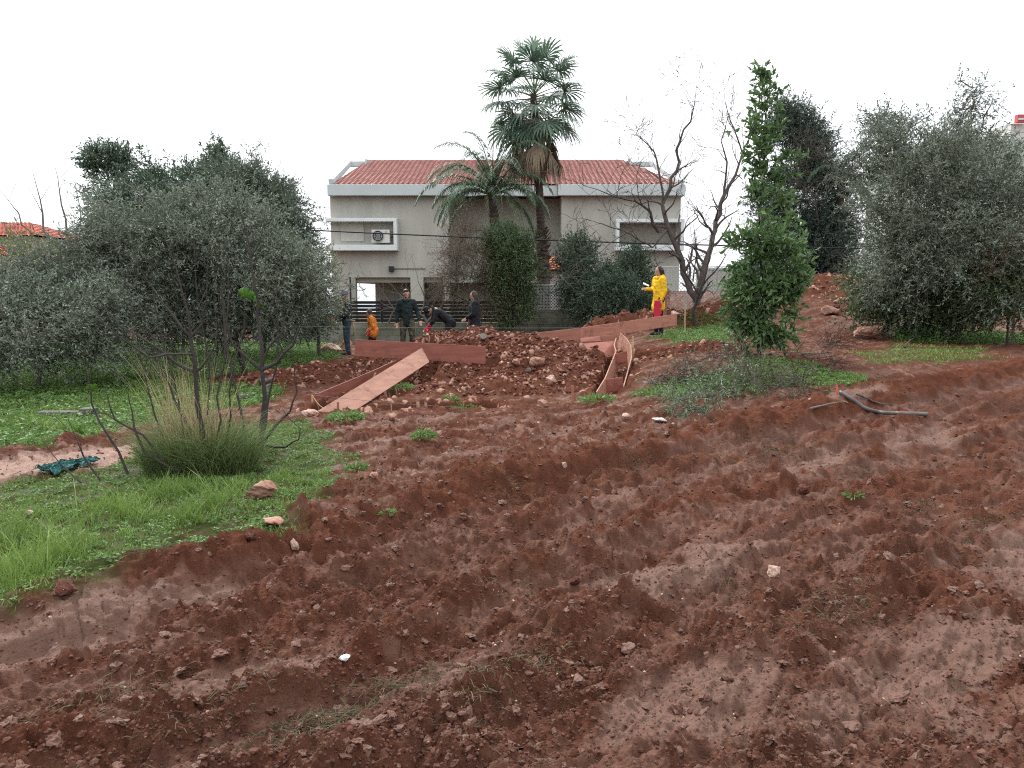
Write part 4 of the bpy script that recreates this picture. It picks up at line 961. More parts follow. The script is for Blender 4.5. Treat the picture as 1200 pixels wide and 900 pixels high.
def feather_palm(name, label, cen, n, L_, seed, mats, trunk_pts, tr, upb=.9, els=(1.35, -.35), leaf=.42, extra=()):
    rng = random.Random(seed); b = Vector(trunk_pts[0]); t = thing(name, label, 'palm', b); mb = MB(); fine = []; fr = []
    for i_ in range(len(trunk_pts) - 1):
        for q in range(10): u = q / 10; fine.append(Vector(trunk_pts[i_]).lerp(Vector(trunk_pts[i_ + 1]), u)); fr.append((tr[i_] * (1 - u) + tr[i_ + 1] * u) * (1.06 if q % 2 else .96))
    fine.append(Vector(trunk_pts[-1])); fr.append(tr[-1]); mb.tube(fine, fr, 12); mb.build('trunk', M_ptrunk, t)
    st_ = MB(); V_, D_, R_ = [], [], []
    dirs = []
    for k in range(n):
        u = (k + .5) / n; dirs.append((k * ga, els[0] + (els[1] - els[0]) * u, L_ * rng.uniform(.85, 1.1)))
    dirs += list(extra)
    for a, el, LL in dirs:
        d = Vector((math.cos(a) * math.cos(el), math.sin(a) * math.cos(el), math.sin(el))); p = Vector(cen); pts = [p]; ns_ = 16
        for q in range(ns_):
            d = (d + Vector((0, 0, -.085 - .01 * q))).normalized(); p = p + d * LL / ns_; pts.append(p)
        st_.tube(pts, [.028 * (1 - .85 * q / ns_) for q in range(ns_ + 1)], 5); ph = rng.random()
        for q in range(2, ns_):
            for w_ in range(4):
                u = w_ / 4; pp = pts[q].lerp(pts[q + 1], u); dd = (pts[q + 1] - pts[q]).normalized(); sd = dd.cross(Vector((0, 0, 1)))
                sd = sd.normalized() if sd.length > .05 else Vector((1, 0, 0))
                ll = leaf * math.sin(math.pi * min(1, (q + u) / ns_ * .8 + .18)) ** .6
                for sg in (-1, 1):
                    v = (sd * sg * .8 + dd * .6 + Vector((0, 0, rng.uniform(-.25, .35)))).normalized(); V_.append((pp, v, ll * rng.uniform(.85, 1.1))); R_.append(min(1, max(0, ph + rng.uniform(-.3, .3))))
    P = np.array([list(q[0]) for q in V_]); D = np.array([list(q[1]) for q in V_]); LN = np.array([q[2] for q in V_])[:, None]; S = unit(np.cross(D, [0, 0, 1.])) * .017
    mid_ = P + D * LN * .55; D2 = unit(D + np.array([0, 0, -.9])); tip = mid_ + D2 * LN * .5
    v = np.stack([P - S * .5, P + S * .5, mid_ + S, mid_ - S, tip + S * .2, tip - S * .2], 1).reshape(-1, 3); bb = np.arange(len(P))[:, None] * 6
    f = np.concatenate([bb + np.array([[0, 1, 2, 3]]), bb + np.array([[3, 2, 4, 5]])]); np_mesh('fronds', v - np.array(b), f, mats, t, attrs={'rnd': ('FACE', np.array(R_ + R_))}); st_.build('frond_stems', bpy.data.materials['stalk_green'], t, smooth=True); return t
QD = 27.7
c = W(577, 230, QD)
feather_palm('feather_palm', 'shorter feather palm with arching fronds left of the fan palm', c, 26, 2.85, 5, M_feath,
             [(c.x + .3, QD, H(c.x, QD)), W(584, 300, QD), W(579, 255, QD), c], [.17, .15, .17, .12], els=(1.5, .45), extra=[(math.pi, .85, 3.3), (math.pi + .25, .55, 2.6), (math.pi - .3, 1.1, 3.1), (.3, .2, 2.2), (math.pi, .2, 2.2)])
c = W(985, 205, 26)
feather_palm('feather_palm', 'drooping palm crown squeezed between the conifer and the right olive', c, 12, 1.7, 6, M_feath, [(c.x, 26, H(c.x, 26)), W(985, 280, 26), c], [.16, .13, .1], els=(1.3, -.1), leaf=.36)
# ------------------------------------------------------------ people
M_skin = mat('skin', (.42, .24, .17), .55, .08, 10)
M_hair = mat('dark_hair', (.022, .015, .012), .5, .3, 60)
M_shoe = mat('dark_shoes', (.03, .025, .022), .6)
def cloth(name, c, c2=None, **k): return mat(name, c, .85, .35, k.get('scale', 7), 1, k.get('bs', 11), c2, dist=.07)
class Blob(MB):
    def cap(s, a, b, ra, rb=None, ky=1.0, n=14, m=0):
        """round cone; ky flattens it front to back"""
        a = Vector(a); b = Vector(b); rb = ra if rb is None else rb; d = (b - a); L_ = d.length; d = d.normalized() if L_ > 1e-6 else Vector((0, 0, 1))
        u = d.cross(Vector((0, 1, 0))); u = u.normalized() if u.length > .05 else Vector((1, 0, 0)); w = d.cross(u).normalized(); b0 = len(s.v); rings = []
        for k in range(5): t = math.pi / 2 * (1 - k / 5); rings.append((a - d * ra * math.sin(t), ra * math.cos(t)))
        for k in range(6): t = math.pi / 2 * (k / 5); rings.append((b + d * rb * math.sin(t) , rb * math.cos(t)))
        rings.insert(5, (a, ra))
        for c, r in rings:
            r = max(r, .0008)
            for k in range(n):
                an = 2 * math.pi * k / n; s.v.append(tuple(c + u * math.cos(an) * r + w * math.sin(an) * r * ky))
        nr_ = len(rings)
        for i_ in range(nr_ - 1):
            for k in range(n): k2 = (k + 1) % n; s.f.append((b0 + i_ * n + k, b0 + i_ * n + k2, b0 + (i_ + 1) * n + k2, b0 + (i_ + 1) * n + k)); s.m.append(m)
        s.f.append(tuple(b0 + k for k in reversed(range(n)))); s.m.append(m); e = b0 + (nr_ - 1) * n; s.f.append(tuple(e + k for k in range(n))); s.m.append(m)
    def ell(s, c, rx, ry, rz, rot=None, n=16):
        c = Vector(c); b0 = len(s.v); rows = 11
        for i_ in range(rows):
            t = math.pi * (i_ + .02) / (rows - .96)
            for k in range(n):
                an = 2 * math.pi * k / n; p = Vector((rx * math.sin(t) * math.cos(an), ry * math.sin(t) * math.sin(an), rz * math.cos(t)))
                if rot: p = rot @ p
                s.v.append(tuple(c + p))
        for i_ in range(rows - 1):
            for k in range(n): k2 = (k + 1) % n; s.f.append((b0 + i_ * n + k, b0 + (i_ + 1) * n + k, b0 + (i_ + 1) * n + k2, b0 + i_ * n + k2)); s.m.append(0)
        s.f.append(tuple(b0 + k for k in range(n))); s.m.append(0); e = b0 + (rows - 1) * n; s.f.append(tuple(e + k for k in reversed(range(n)))); s.m.append(0)
    def fuse(s, name, m_, parent, vox=.014, sm=4, sc=1.):
        v = np.array(s.v, np.float32) * sc; o = np_mesh(name, v, s.f, m_, parent); bm = bmesh.new(); bm.from_mesh(o.data); bmesh.ops.recalc_face_normals(bm, faces=bm.faces); bm.to_mesh(o.data); bm.free()
        r = o.modifiers.new('fuse', 'REMESH'); r.mode = 'VOXEL'; r.voxel_size = vox; r.use_smooth_shade = True
        if sm: q = o.modifiers.new('soft', 'SMOOTH'); q.iterations = sm; q.factor = .5
        return o
def person(label, px_, feet, d, height, face, J, top, legs, hand=None, coat=None, extra=None, zfeet=None, puff=1.):
    """J: joints of a 1.72 m figure facing -y. top/legs: materials"""
    D_ = dict(pel=(0, 0, .93), chest=(0, 0, 1.27), neck=(0, .01, 1.46), head=(0, -.015, 1.60),
              shL=(.17, 0, 1.40), shR=(-.17, 0, 1.40), elL=(.23, .02, 1.13), elR=(-.23, .02, 1.13), haL=(.24, -.05, .90), haR=(-.24, -.05, .90),
              hiL=(.09, 0, .92), hiR=(-.09, 0, .92), knL=(.10, -.02, .50), knR=(-.10, -.02, .50), anL=(.11, .02, .08), anR=(-.11, .02, .08))
    D_.update(J); j = {k: Vector(v) for k, v in D_.items()}; sc = height / 1.72
    p = W(px_, 400, d); z = H(p.x, d) if zfeet is None else zfeet
    t = thing('person', label, 'person', (p.x, d, z)); t.rotation_euler = (0, 0, face)
    up = (j['head'] - j['neck']).normalized(); fw = Vector(J.get('look', (0, -1, 0))).normalized(); fw = (fw - up * fw.dot(up)).normalized(); sd = up.cross(fw).normalized()
    Mx = Matrix((sd, -fw, up)).transposed(); hc_ = j['head']; at_ = lambda x, y, z_: hc_ + Mx @ Vector((x, y, z_))
    b = Blob()
    b.ell(hc_ + Mx @ Vector((0, .005, .02)), .076, .094, .098, Mx); b.ell(at_(0, -.02, -.045), .056, .062, .066, Mx); b.cap(at_(0, -.088, .012), at_(0, -.104, -.02), .010, .014)
    b.cap(at_(-.022, -.082, -.052), at_(.022, -.082, -.052), .010); b.ell(at_(0, -.070, -.088), .026, .022, .02, Mx)
    for s_ in (-1, 1): b.ell(at_(.078 * s_, .005, -.005), .012, .02, .032, Mx); b.cap(at_(.018 * s_, -.082, .03), at_(.046 * s_, -.072, .033), .008)
    b.cap(hc_ - up * .04, j['neck'] - up * .02, .052, .058)
    b.cap(j['chest'], j['neck'] - up * .09, .13, .09, .72); b.cap(j['pel'], j['chest'], .135, .14, .72)
    for s_ in 'LR':
        b.cap(j['sh' + s_], j['el' + s_], .05, .04); b.cap(j['el' + s_], j['ha' + s_], .038, .026); b.cap(j['chest'] + (j['sh' + s_] - j['chest']) * .3, j['sh' + s_], .07, .055)
        b.cap(j['hi' + s_], j['kn' + s_], .085, .056); b.cap(j['kn' + s_], j['an' + s_], .054, .036); b.cap(j['pel'], j['hi' + s_], .11, .10)
        ft = Vector(J.get('toe' + s_, (0, -1, 0))).normalized(); b.cap(j['an' + s_] + Vector((0, 0, -.03)), j['an' + s_] + ft * .14 + Vector((0, 0, -.05)), .035, .03)
        f = (j['ha' + s_] - j['el' + s_]).normalized(); f = Vector(J.get('pt' + s_, f)).normalized(); w = f.cross(Vector((0, 1, .2))).normalized() if s_ == 'L' else -f.cross(Vector((0, 1, .2))).normalized(); n_ = f.cross(w)
        pa = j['ha' + s_]; pb_ = pa + f * .085; b.cap(pa + f * .02 - w * .014, pb_ - w * .02, .022, .018, .8); b.cap(pa + f * .02 + w * .014, pb_ + w * .02, .022, .018, .8)
        cu = Vector((0, -1, 0)) if abs(f.y) < .8 else Vector((0, 0, -1))
        for q, ln in enumerate((.072, .082, .075, .058)):
            a0 = pb_ + w * (.027 - .018 * q); a1 = a0 + (f + cu * .15).normalized() * ln * .55; a2 = a1 + (f + cu * .7).normalized() * ln * .5; b.cap(a0, a1, .0095, .009, n=8); b.cap(a1, a2, .009, .008, n=8)
        a0 = pa + f * .03 + w * .028; a1 = a0 + (f * .6 + w * .7).normalized() * .04; a2 = a1 + (f + cu * .3).normalized() * .032; b.cap(a0, a1, .013, .011, n=8); b.cap(a1, a2, .011, .009, n=8)
    b.fuse('body', M_skin, t, .0085, 1, sc)
    m_ = Blob(); a = j['pel']; c = j['chest']
    bt = a + (c - a) * (-.12); m_.cap(bt, c, .165 * puff, .165 * puff, .76); m_.cap(c, j['neck'] - up * .06, .165 * puff, .075, .74)
    for s_ in 'LR':
        m_.cap(c + (j['sh' + s_] - c) * .35, j['sh' + s_], .10 * puff, .078 * puff); m_.cap(j['sh' + s_], j['el' + s_], .078 * puff, .060 * puff); m_.cap(j['el' + s_], j['ha' + s_] - (j['ha' + s_] - j['el' + s_]) * .06, .060, .044)
    if coat: m_.cap(bt, a + (j['knL'] + j['knR'] - j['hiL'] - j['hiR']) * .5 * coat, .165 * puff, .185 * puff, .8)
    o = m_.fuse('coat' if coat else 'jacket', top, t, .016, 3, sc)
    g = Blob(); g.cap(j['pel'], j['pel'] + Vector((0, 0, .04)), .135, .13, .75)
    for s_ in 'LR': g.cap(j['pel'], j['hi' + s_], .12, .105); g.cap(j['hi' + s_], j['kn' + s_], .102, .074); g.cap(j['kn' + s_], j['an' + s_] + (j['kn' + s_] - j['an' + s_]).normalized() * .03, .074, .058)
    g.fuse('trousers', legs, t, .016, 3, sc)
    for s_ in 'LR':
        q = Blob(); ft = Vector(J.get('toe' + s_, (0, -1, 0))).normalized(); an = j['an' + s_]; q.cap(an + Vector((0, 0, .03)), an - Vector((0, 0, .02)), .05, .05); q.cap(an - ft * .03 - Vector((0, 0, .035)), an + ft * .15 - Vector((0, 0, .042)), .046, .038); q.fuse('shoe', M_shoe, t, .011, 2, sc)
    fn = dict(t=t, j=j, at=at_, Mx=Mx, up=up, sc=sc, fw=fw, sd=sd)
    if extra: extra(fn)
    return t
def hair_short(q, m_=M_hair):
    b = Blob(); b.ell(q['at'](0, .022, .04), .083, .092, .092, q['Mx']); b.ell(q['at'](0, -.03, .09), .062, .055, .04, q['Mx']); b.fuse('hair', m_, q['t'], .010, 1, q['sc'])
def beard(q):
    b = Blob(); b.ell(q['at'](0, -.022, -.075), .057, .06, .035, q['Mx']); b.fuse('beard', M_hair, q['t'], .009, 1, q['sc'])
def hair_long(q, m_=M_hair):
    b = Blob(); at_ = q['at']; b.ell(at_(0, .022, .03), .088, .098, .10, q['Mx'])
    for x in (-.055, 0, .055): b.cap(at_(x, .06, 0), at_(x * 1.1, .085, -.22), .05, .035)
    for s_ in (-1, 1): b.cap(at_(.075 * s_, .0, .02), at_(.085 * s_, .02, -.15), .03, .022)
    b.fuse('hair', m_, q['t'], .010, 1, q['sc'])
def hood(q, m_, fur=None):
    b = Blob(); n = q['j']['neck'] - q['up'] * .02; fw = q['fw']; sd = q['sd']
    for a in np.linspace(-.9 * math.pi, .9 * math.pi, 15): 
        p = n - fw * (.085 * math.cos(a)) + sd * .10 * math.sin(a) - q['up'] * .0; b.ell(p + q['up'] * (.02 + .02 * math.cos(a)), .042, .042, .045)
    b.fuse('hood', m_, q['t'], .013, 2, q['sc'])
    if fur:
        b = Blob()
        for a in np.linspace(-.6 * math.pi, .6 * math.pi, 11): p = n - fw * (.10 * math.cos(a)) + sd * .115 * math.sin(a); b.ell(p + q['up'] * .055, .026, .026, .026)
        b.fuse('hood_trim', fur, q['t'], .011, 1, q['sc'])
def gloves(q, m_, which='LR', long=0.):
    j = q['j']
    for s_ in which:
        b = Blob(); f = (j['ha' + s_] - j['el' + s_]).normalized(); p = j['ha' + s_]; b.cap(p - f * (.06 + long), p, .055, .04); b.cap(p, p + f * .08, .038, .042, .8)
        w = f.cross(Vector((0, 1, .2))).normalized()
        for k in range(4): b.cap(p + f * .08 + w * (.03 - .02 * k), p + f * .15 + w * (.034 - .022 * k), .014, .012, n=8)
        b.cap(p + f * .03 + w * .035, p + f * .09 + w * .07, .017, .014, n=8); b.fuse('glove', m_, q['t'], .010, 1, q['sc'])
M_navy = cloth('navy_fabric', (.018, .024, .040)); M_denim = cloth('dark_denim', (.05, .07, .10)); M_teal = cloth('dark_green_hoodie', (.014, .024, .026)); M_camo = cloth('camouflage_fabric', (.13, .115, .08), (.015, .017, .012), scale=10)
M_blackc = cloth('black_fabric', (.014, .015, .019)); M_orange = cloth('orange_fabric', (.72, .22, .03), scale=9); M_yellow = cloth('yellow_raincoat', (.80, .50, .02), (.68, .40, .015)); M_redg = mat('red_glove', (.50, .02, .05), .6, .2, 20); M_hat = cloth('grey_blue_hat', (.10, .12, .16)); M_fur = mat('pink_grey_fur', (.38, .30, .27), .9, .2, 60, .8)
M_whitep = mat('white_plastic', (.75, .76, .78), .4); M_stick = mat('pale_stick', (.42, .28, .12), .7, .3, 30)
def hat(q):
    b = Blob(); at_ = q['at']; b.ell(at_(0, .01, .065), .09, .105, .07, q['Mx']); b.ell(at_(0, .0, .045), .135, .150, .014, q['Mx']); b.fuse('sun_hat', M_hat, q['t'], .011, 1, q['sc'])
def x1(q):
    hat(q); m = MB(); j = q['j']
    m.strip([j['sh' + s_] + o_ for s_, o_ in (('R', Vector((.05, -.09, .03))),)] + [j['chest'] + Vector((.02, -.135, 0)), j['pel'] + Vector((.1, -.13, .05))], [j['shR'] + Vector((.09, -.08, .03)), j['chest'] + Vector((.06, -.13, 0)), j['pel'] + Vector((.14, -.12, .05))], .012)
    o = m.build('yellow_strap', mat('yellow_webbing', (.6, .38, .03), .7), None); o.parent = q['t']
P1 = person('man in dark blue jacket, jeans and brimmed hat, leftmost of the group', 407, 0, 21.6, 1.70, R(-72), dict(
    look=(0, -1, -.25), head=(0, -.03, 1.60), haR=(-.12, -.30, 1.02), elR=(-.22, -.03, 1.10), haL=(.12, -.30, .98), elL=(.22, -.05, 1.10)), M_navy, M_denim, extra=x1)
a = P1.matrix_basis.copy(); pc = Vector(P1.location); m = MB(); m.tube([W(413, 376, 21.35), W(415.5, 384, 21.3), W(414, 394, 21.3)], .018, 6); m.tube([W(410, 375, 21.35), W(416, 376, 21.3)], .02, 6)
o = m.build('tool_handle', M_stick, smooth=True); recenter(o); tag(o, 'short yellow wooden tool held by the man in the brimmed hat', 'tool')
def x2(q): hair_long(q, mat('brown_hair', (.05, .03, .025), .5, .3, 50)); hood(q, M_orange, M_fur); gloves(q, M_redg, 'L', .02)
person('child in an orange hooded jacket walking left between the two men', 438, 0, 20.9, 1.24, R(-82), dict(
    look=(0, -1, -.15), chest=(0, -.05, 1.24), neck=(0, -.10, 1.43), head=(0, -.14, 1.57), shL=(.16, -.07, 1.36), shR=(-.16, -.07, 1.36), elL=(.2, -.02, 1.08), haL=(.17, -.16, .86), elR=(-.2, -.05, 1.08), haR=(-.15, -.24, .88),
    knL=(.1, -.16, .52), anL=(.1, -.10, .08), knR=(-.1, .0, .5), anR=(-.1, .16, .1)), M_orange, M_blackc, coat=.22, extra=x2, puff=1.3)
def x3(q): hair_short(q); beard(q); hood(q, M_teal)
person('bearded man in a dark hooded sweatshirt and camouflage trousers facing the camera', 477, 0, 20.9, 1.74, R(8), dict(
    look=(.35, -1, -.25), elL=(.27, .03, 1.14), haL=(.33, -.12, .92), elR=(-.25, .03, 1.12), haR=(-.25, -.04, .88), knL=(.13, -.08, .50), anL=(.15, .02, .08), hiL=(.1, 0, .92)), M_teal, M_camo, extra=x3)
def x4(q):
    b = Blob(); at_ = q['at']; b.ell(at_(0, .012, .035), .09, .105, .10, q['Mx']); b.fuse('beanie', M_blackc, q['t'], .011, 1, q['sc']); hood(q, M_blackc); gloves(q, M_redg, 'LR', .03)
person('person in black bending forward over the rubble with red gloves and a black beanie', 520, 0, 21.0, 1.70, R(-76), dict(
    look=(0, -.55, -1), pel=(0, .16, .90), chest=(0, -.10, 1.12), neck=(0, -.27, 1.20), head=(0, -.40, 1.20), shL=(.17, -.20, 1.17), shR=(-.17, -.20, 1.17), elL=(.20, -.30, .92), haL=(.13, -.44, .76), elR=(-.2, -.26, .92), haR=(-.13, -.38, .70),
    hiL=(.09, .16, .9), hiR=(-.09, .16, .9), knL=(.11, .06, .50), knR=(-.11, .10, .50), anL=(.12, .16, .08), anR=(-.12, .2, .08)), M_blackc, M_blackc, extra=x4)
def x5(q): hair_long(q, mat('brown_headscarf', (.06, .045, .04), .8, .2, 20)); hood(q, M_blackc); gloves(q, M_redg, 'R', .02)
person('woman with long brown hair in a black coat with one red glove', 556, 0, 21.2, 1.68, R(-80), dict(
    look=(0, -1, -.2), elL=(.22, -.04, 1.12), haL=(.1, -.22, 1.0), elR=(-.22, .0, 1.10), haR=(-.16, -.10, .92)), M_blackc, M_blackc, coat=.55, extra=x5, puff=1.25)
def x6(q): hair_long(q); hood(q, M_yellow)
Y = on(774, 393)
P6 = person('woman in a long yellow raincoat holding up a phone above the dug area', 771, 0, Y.y, 1.62, R(-68), dict(
    look=(.1, -1, -.1), elR=(-.22, -.02, 1.14), haR=(-.13, -.30, 1.16), elL=(.22, .03, 1.10), haL=(.20, -.05, .88), knR=(-.08, -.04, .5), anR=(-.09, .0, .08)), M_yellow, M_blackc, coat=.5, extra=x6, zfeet=Y.z, puff=1.08)
p = W(757.5, 333.5, Y.y - .25); m = MB(); m.bar(p + Vector((-.075, -.0, .03)), p + Vector((.06, 0, -.03)), .075, .012, up=(0, -.5, 1)); o = m.build('phone', M_whitep, bevel=.003); recenter(o); tag(o, 'white phone held out in the hand of the woman in yellow', 'phone')
m = MB(); p = W(770.5, 352, Y.y - .32)
for k, (dz, mm) in enumerate(((0, 0), (.07, 1), (.10, 0), (.17, 2), (.21, 1), (.25, 0), (.33, 0))):
    m.box(p.x - .07 - .01 * (k % 2), p.x + .07 + .015 * (k % 3), p.y - .03, p.y + .05, p.z - dz - .07, p.z - dz + .0, mm)
o = m.build('scarf', [M_redg, M_whitep, M_hat]); recenter(o); b_ = o.modifiers.new('soft', 'REMESH'); b_.mode = 'VOXEL'; b_.voxel_size = .012; tag(o, 'red and white striped glove bundle hanging at the side of the yellow raincoat', 'gloves')
# ------------------------------------------------------------ plywood formwork
def ply(name, a, b, sc=2.2, st_=(1, 1, 7)):
    m = mat(name, a, .6, 0, sc, .15, 30, b, stretch=st_, detail=8); n = m.node_tree.nodes; l = m.node_tree.links; bs = n['Principled BSDF']; src = bs.inputs['Base Color'].links[0].from_socket
    tcn = n.new('ShaderNodeTexCoord'); t = n.new('ShaderNodeTexNoise'); t.inputs['Scale'].default_value = 4.5; t.inputs['Detail'].default_value = 9; t.inputs['Roughness'].default_value = .7; l.new(tcn.outputs['Object'], t.inputs[0])
    mr = n.new('ShaderNodeMapRange'); mr.inputs[1].default_value = .53; mr.inputs[2].default_value = .66; mr.inputs[4].default_value = .75; l.new(t.outputs[0], mr.inputs[0]); mx_ = n.new('ShaderNodeMix'); mx_.data_type = 'RGBA'
    l.new(mr.outputs[0], mx_.inputs[0]); l.new(src, mx_.inputs[6]); mx_.inputs[7].default_value = (.13, .055, .036, 1); l.new(mx_.outputs[2], bs.inputs['Base Color']); return m
P_dark = ply('red_plywood', (.27, .095, .068), (.20, .065, .047)); P_mid = ply('brown_plywood', (.34, .15, .105), (.26, .105, .075)); P_light = ply('pale_plywood', (.37, .19, .135), (.28, .135, .095)); P_edge = mat('raw_wood', (.52, .36, .20), .8, .3, 12)
def board(name, label, top, bot, m_, th=.018, group='reddish plywood strips of the formwork', cat='board'):
    mb = MB(); mb.strip(top, bot, th); o = mb.build(name, m_, bevel=.002); recenter(o); return tag(o, label, cat, group)
def wp(l, *d): return [W(x, y, dd) for (x, y), dd in zip(l, d)]
def slant():
    a, b = wp([(494, 408), (372, 482)], 14.0, 11.0); w_ = W(503, 424.5, 13.75) - a; b = b + (b - a) * .04; return [a, b], [a + w_, b + w_]
board('plywood_board', 'wide dark red plywood board standing across in front of the bearded man', wp([(416, 397.5), (569, 406)], 14.6, 14.3), wp([(416, 417), (569, 426.5)], 14.6, 14.3), P_dark, .02)
board('plywood_board', 'pale plywood board lying slanted with its square end against the dark red board', *slant(), P_light, .018)
board('plywood_board', 'dark board lining the back of the trench behind the slanted pale board', wp([(486, 412), (440, 433), (370, 462)], 15.0, 13.6, 11.9), wp([(486, 424), (440, 449), (372, 482)], 15.0, 13.6, 11.9), P_dark)
board('plywood_board', 'short red end panel closing the left corner of the trench', wp([(357, 463), (372, 461)], 11.6, 11.9), wp([(358, 482), (373, 482)], 11.6, 11.9), P_dark)
board('plywood_board', 'thin board edge running along the front of the trench', wp([(344, 480.5), (420, 483.5), (500, 486)], 10.9, 10.8, 10.9), wp([(344, 487), (420, 490), (500, 490)], 10.9, 10.8, 10.9), P_mid)
board('plywood_board', 'long low plank running down left behind the dry grass clump', wp([(346, 482.5), (300, 493), (240, 508), (150, 533)], 10.8, 10.0, 9.3, 8.3), wp([(346, 492), (300, 503), (240, 517), (150, 541)], 10.8, 10.0, 9.3, 8.3), P_mid)
top = [(580, 393.5), (605, 391.8), (632, 389.5), (680, 384.2), (740, 375.5), (793, 367.8)]; bt = [(590, 401.5), (611, 404.5), (632, 401.5), (680, 397.8), (740, 389.5), (793, 381)]
dl = [16.5, 16.8, 17.1, 17.4, 17.8, 18.1]
Tp = wp(top, *dl); Bt = wp(bt, *dl)
board('plywood_board', 'lowest left piece of the long board leaning on the rubble mound', Tp[0:2], Bt[0:2], P_mid)
board('plywood_board', 'second piece from the left of the long sloping board', Tp[1:4], Bt[1:4], P_mid)
board('plywood_board', 'long right piece of the sloping board passing in front of the woman in yellow', Tp[3:6], Bt[3:6], ply('pink_plywood', (.42, .19, .13), (.34, .145, .10)))
# ladder shaped footing form
c0 = W(725, 440, 13.5); fo = thing('footing_form', 'narrow ladder shaped plywood form with curved sides and cross panels in the trench', 'formwork', (c0.x, c0.y, H(c0.x, c0.y)))
def fstrip(nm, t_, b_, m_, th=.018): mb = MB(); mb.strip(t_, b_, th); return mb.build(nm, m_, fo, bevel=.002)
rt = wp([(727, 390), (734, 396), (739.5, 405), (740, 419), (734, 441), (728, 463)], 16.2, 15.6, 14.9, 13.9, 12.6, 11.6)
lt = wp([(722, 396), (719.5, 404), (722, 411), (718, 421), (709, 443), (699, 459)], 15.9, 15.2, 14.6, 13.7, 12.6, 11.7)
dn = Vector((0, 0, -.29))
fstrip('side_board', rt, [p + dn + Vector((-.05, 0, 0)) for p in rt], P_light); fstrip('side_board', lt, [p + dn + Vector((.03, 0, 0)) for p in lt], P_light)
for (xa, ya, xb, yb, dd, hh) in ((717.5, 416, 735, 411, 14.2, .19), (708.5, 445, 730, 441.5, 12.6, .20)):
    a = W(xa, ya, dd); b = W(xb, yb, dd); fstrip('cross_panel', [a, b], [a - Vector((0, 0, hh)), b - Vector((0, 0, hh))], P_dark)
board('plywood_board', 'upright reddish panel on the left side of the ladder form', wp([(683, 403), (719, 400)], 15.3, 15.5), wp([(700, 424), (722, 416)], 14.8, 15.2), P_dark)
board('plywood_board', 'small panel wedged between the long sloping board and the ladder form', wp([(702, 394), (726, 392)], 16.6, 16.6), wp([(704, 400), (720, 400)], 16.6, 16.6), P_mid)
board('plywood_board', 'low dark panel lying on the mound under the long sloping board', wp([(680, 396.5), (703, 394)], 16.4, 16.6), wp([(681, 401), (704, 400)], 16.3, 16.5), P_dark)
def stake(label, x, y0, y1, d, w=.03, m_=P_edge, dx=0, name='wooden_stake'):
    a = W(x, y1, d); b = W(x + dx, y0, d); a.z = min(a.z, H(a.x, a.y) - .05); mb = MB(); mb.bar(a, b, w, w * .6, up=(0, 1, 0)); o = mb.build(name, m_, bevel=.002); recenter(o); return tag(o, label, 'stake', 'wooden stakes holding the forms')
stake('pale stake leaning just right of the ladder form', 740, 394, 412, 14.9, .04, P_edge, 2)
stake('thin stake at the left trench corner', 366, 463, 481, 11.4, .025)
stake('short stake nailed to the slanted pale board low down', 396, 471, 476, 11.1, .03, P_mid)
stake('stake standing in the mud in front of the rubble mound', 671, 452, 476, 11.3, .035, P_mid)
stake('leaning grey stick between the dark boards and the dug earth', 430, 437, 418, 13.5, .03, P_edge, 10)
stake('thin stake at the foot of the yellow raincoat', 752, 361, 372, 19.5, .04, P_mid, 4)
stake('slim stake standing in the rubble left of the young tree', 803, 356, 375, 19.5, .03, P_edge)
stake('red marker stake beside the black pipe', 981, 451, 464, on(981, 464).y, .018, mat('red_marker', (.5, .12, .08), .7))
t = W(781, 368, 19.6); m = MB(); m.bar(W(779, 376, 19.6), W(781, 341, 19.6), .07, .05, up=(0, 1, 0)); m.bar(W(776.5, 340.5, 19.6), W(785, 340.5, 19.6), .10, .05); m.bar(W(784, 358, 19.6), W(784, 341, 19.6), .03, .03, up=(0, 1, 0)); o = m.build('wooden_post', P_mid, bevel=.004); recenter(o); tag(o, 'brown wooden post with a short crosspiece behind the yellow raincoat', 'post')
M_str = mat('string', (.2, .19, .17), .8)
cable('guide_string', 'thin guide string stretched low across the front trench', W(368, 463, 11.4), W(690, 483, 11.2), .05, .003, 'string', M_str)
cable('guide_string', 'thin guide string stretched across the whole site in front of the people', W(330, 382, 15), W(800, 383, 15.5), .03, .003, 'string', M_str)
cable('guide_string', 'short slack string tied at the left trench corner', W(366, 463, 11.4), W(379, 478, 11.2), .03, .005, 'string', P_edge)
pp = [on(x, y, True) + Vector((0, 0, .03)) for x, y in ((984, 462), (998, 473), (1014, 483), (1032, 488), (1055, 489), (1086, 489))]
m = MB(); fine = [pp[i_].lerp(pp[i_ + 1], q / 5) for i_ in range(5) for q in range(5)] + [pp[-1]]; fine = [fine[0]] + [(fine[i_ - 1] + fine[i_] + fine[i_ + 1]) / 3 for i_ in range(1, len(fine) - 1)] + [fine[-1]]
m.tube(fine, .024, 10); o = m.build('pipe', mat('grey_pipe', (.13, .115, .11), .4, .4, 8), smooth=True); recenter(o); tag(o, 'bent black plastic pipe lying on the grass at right', 'pipe')
def stick_thing(label, pts, r, name='stick', m_=M_bark, grp='fallen sticks'):
    rg = random.Random(int(pts[0][0])); q = [on(x, y, True) + Vector((0, 0, .02)) for x, y in pts]; fn = [q[i_].lerp(q[i_ + 1], k / 5) + Vector((rg.gauss(0, .01), rg.gauss(0, .01), abs(rg.gauss(0, .012)))) for i_ in range(len(q) - 1) for k in range(5)] + [q[-1]]
    m = MB(); m.tube(fn, [r * (1 - .7 * i_ / len(fn)) for i_ in range(len(fn))], 6); o = m.build(name, m_, smooth=True); recenter(o); return tag(o, label, 'stick', grp)
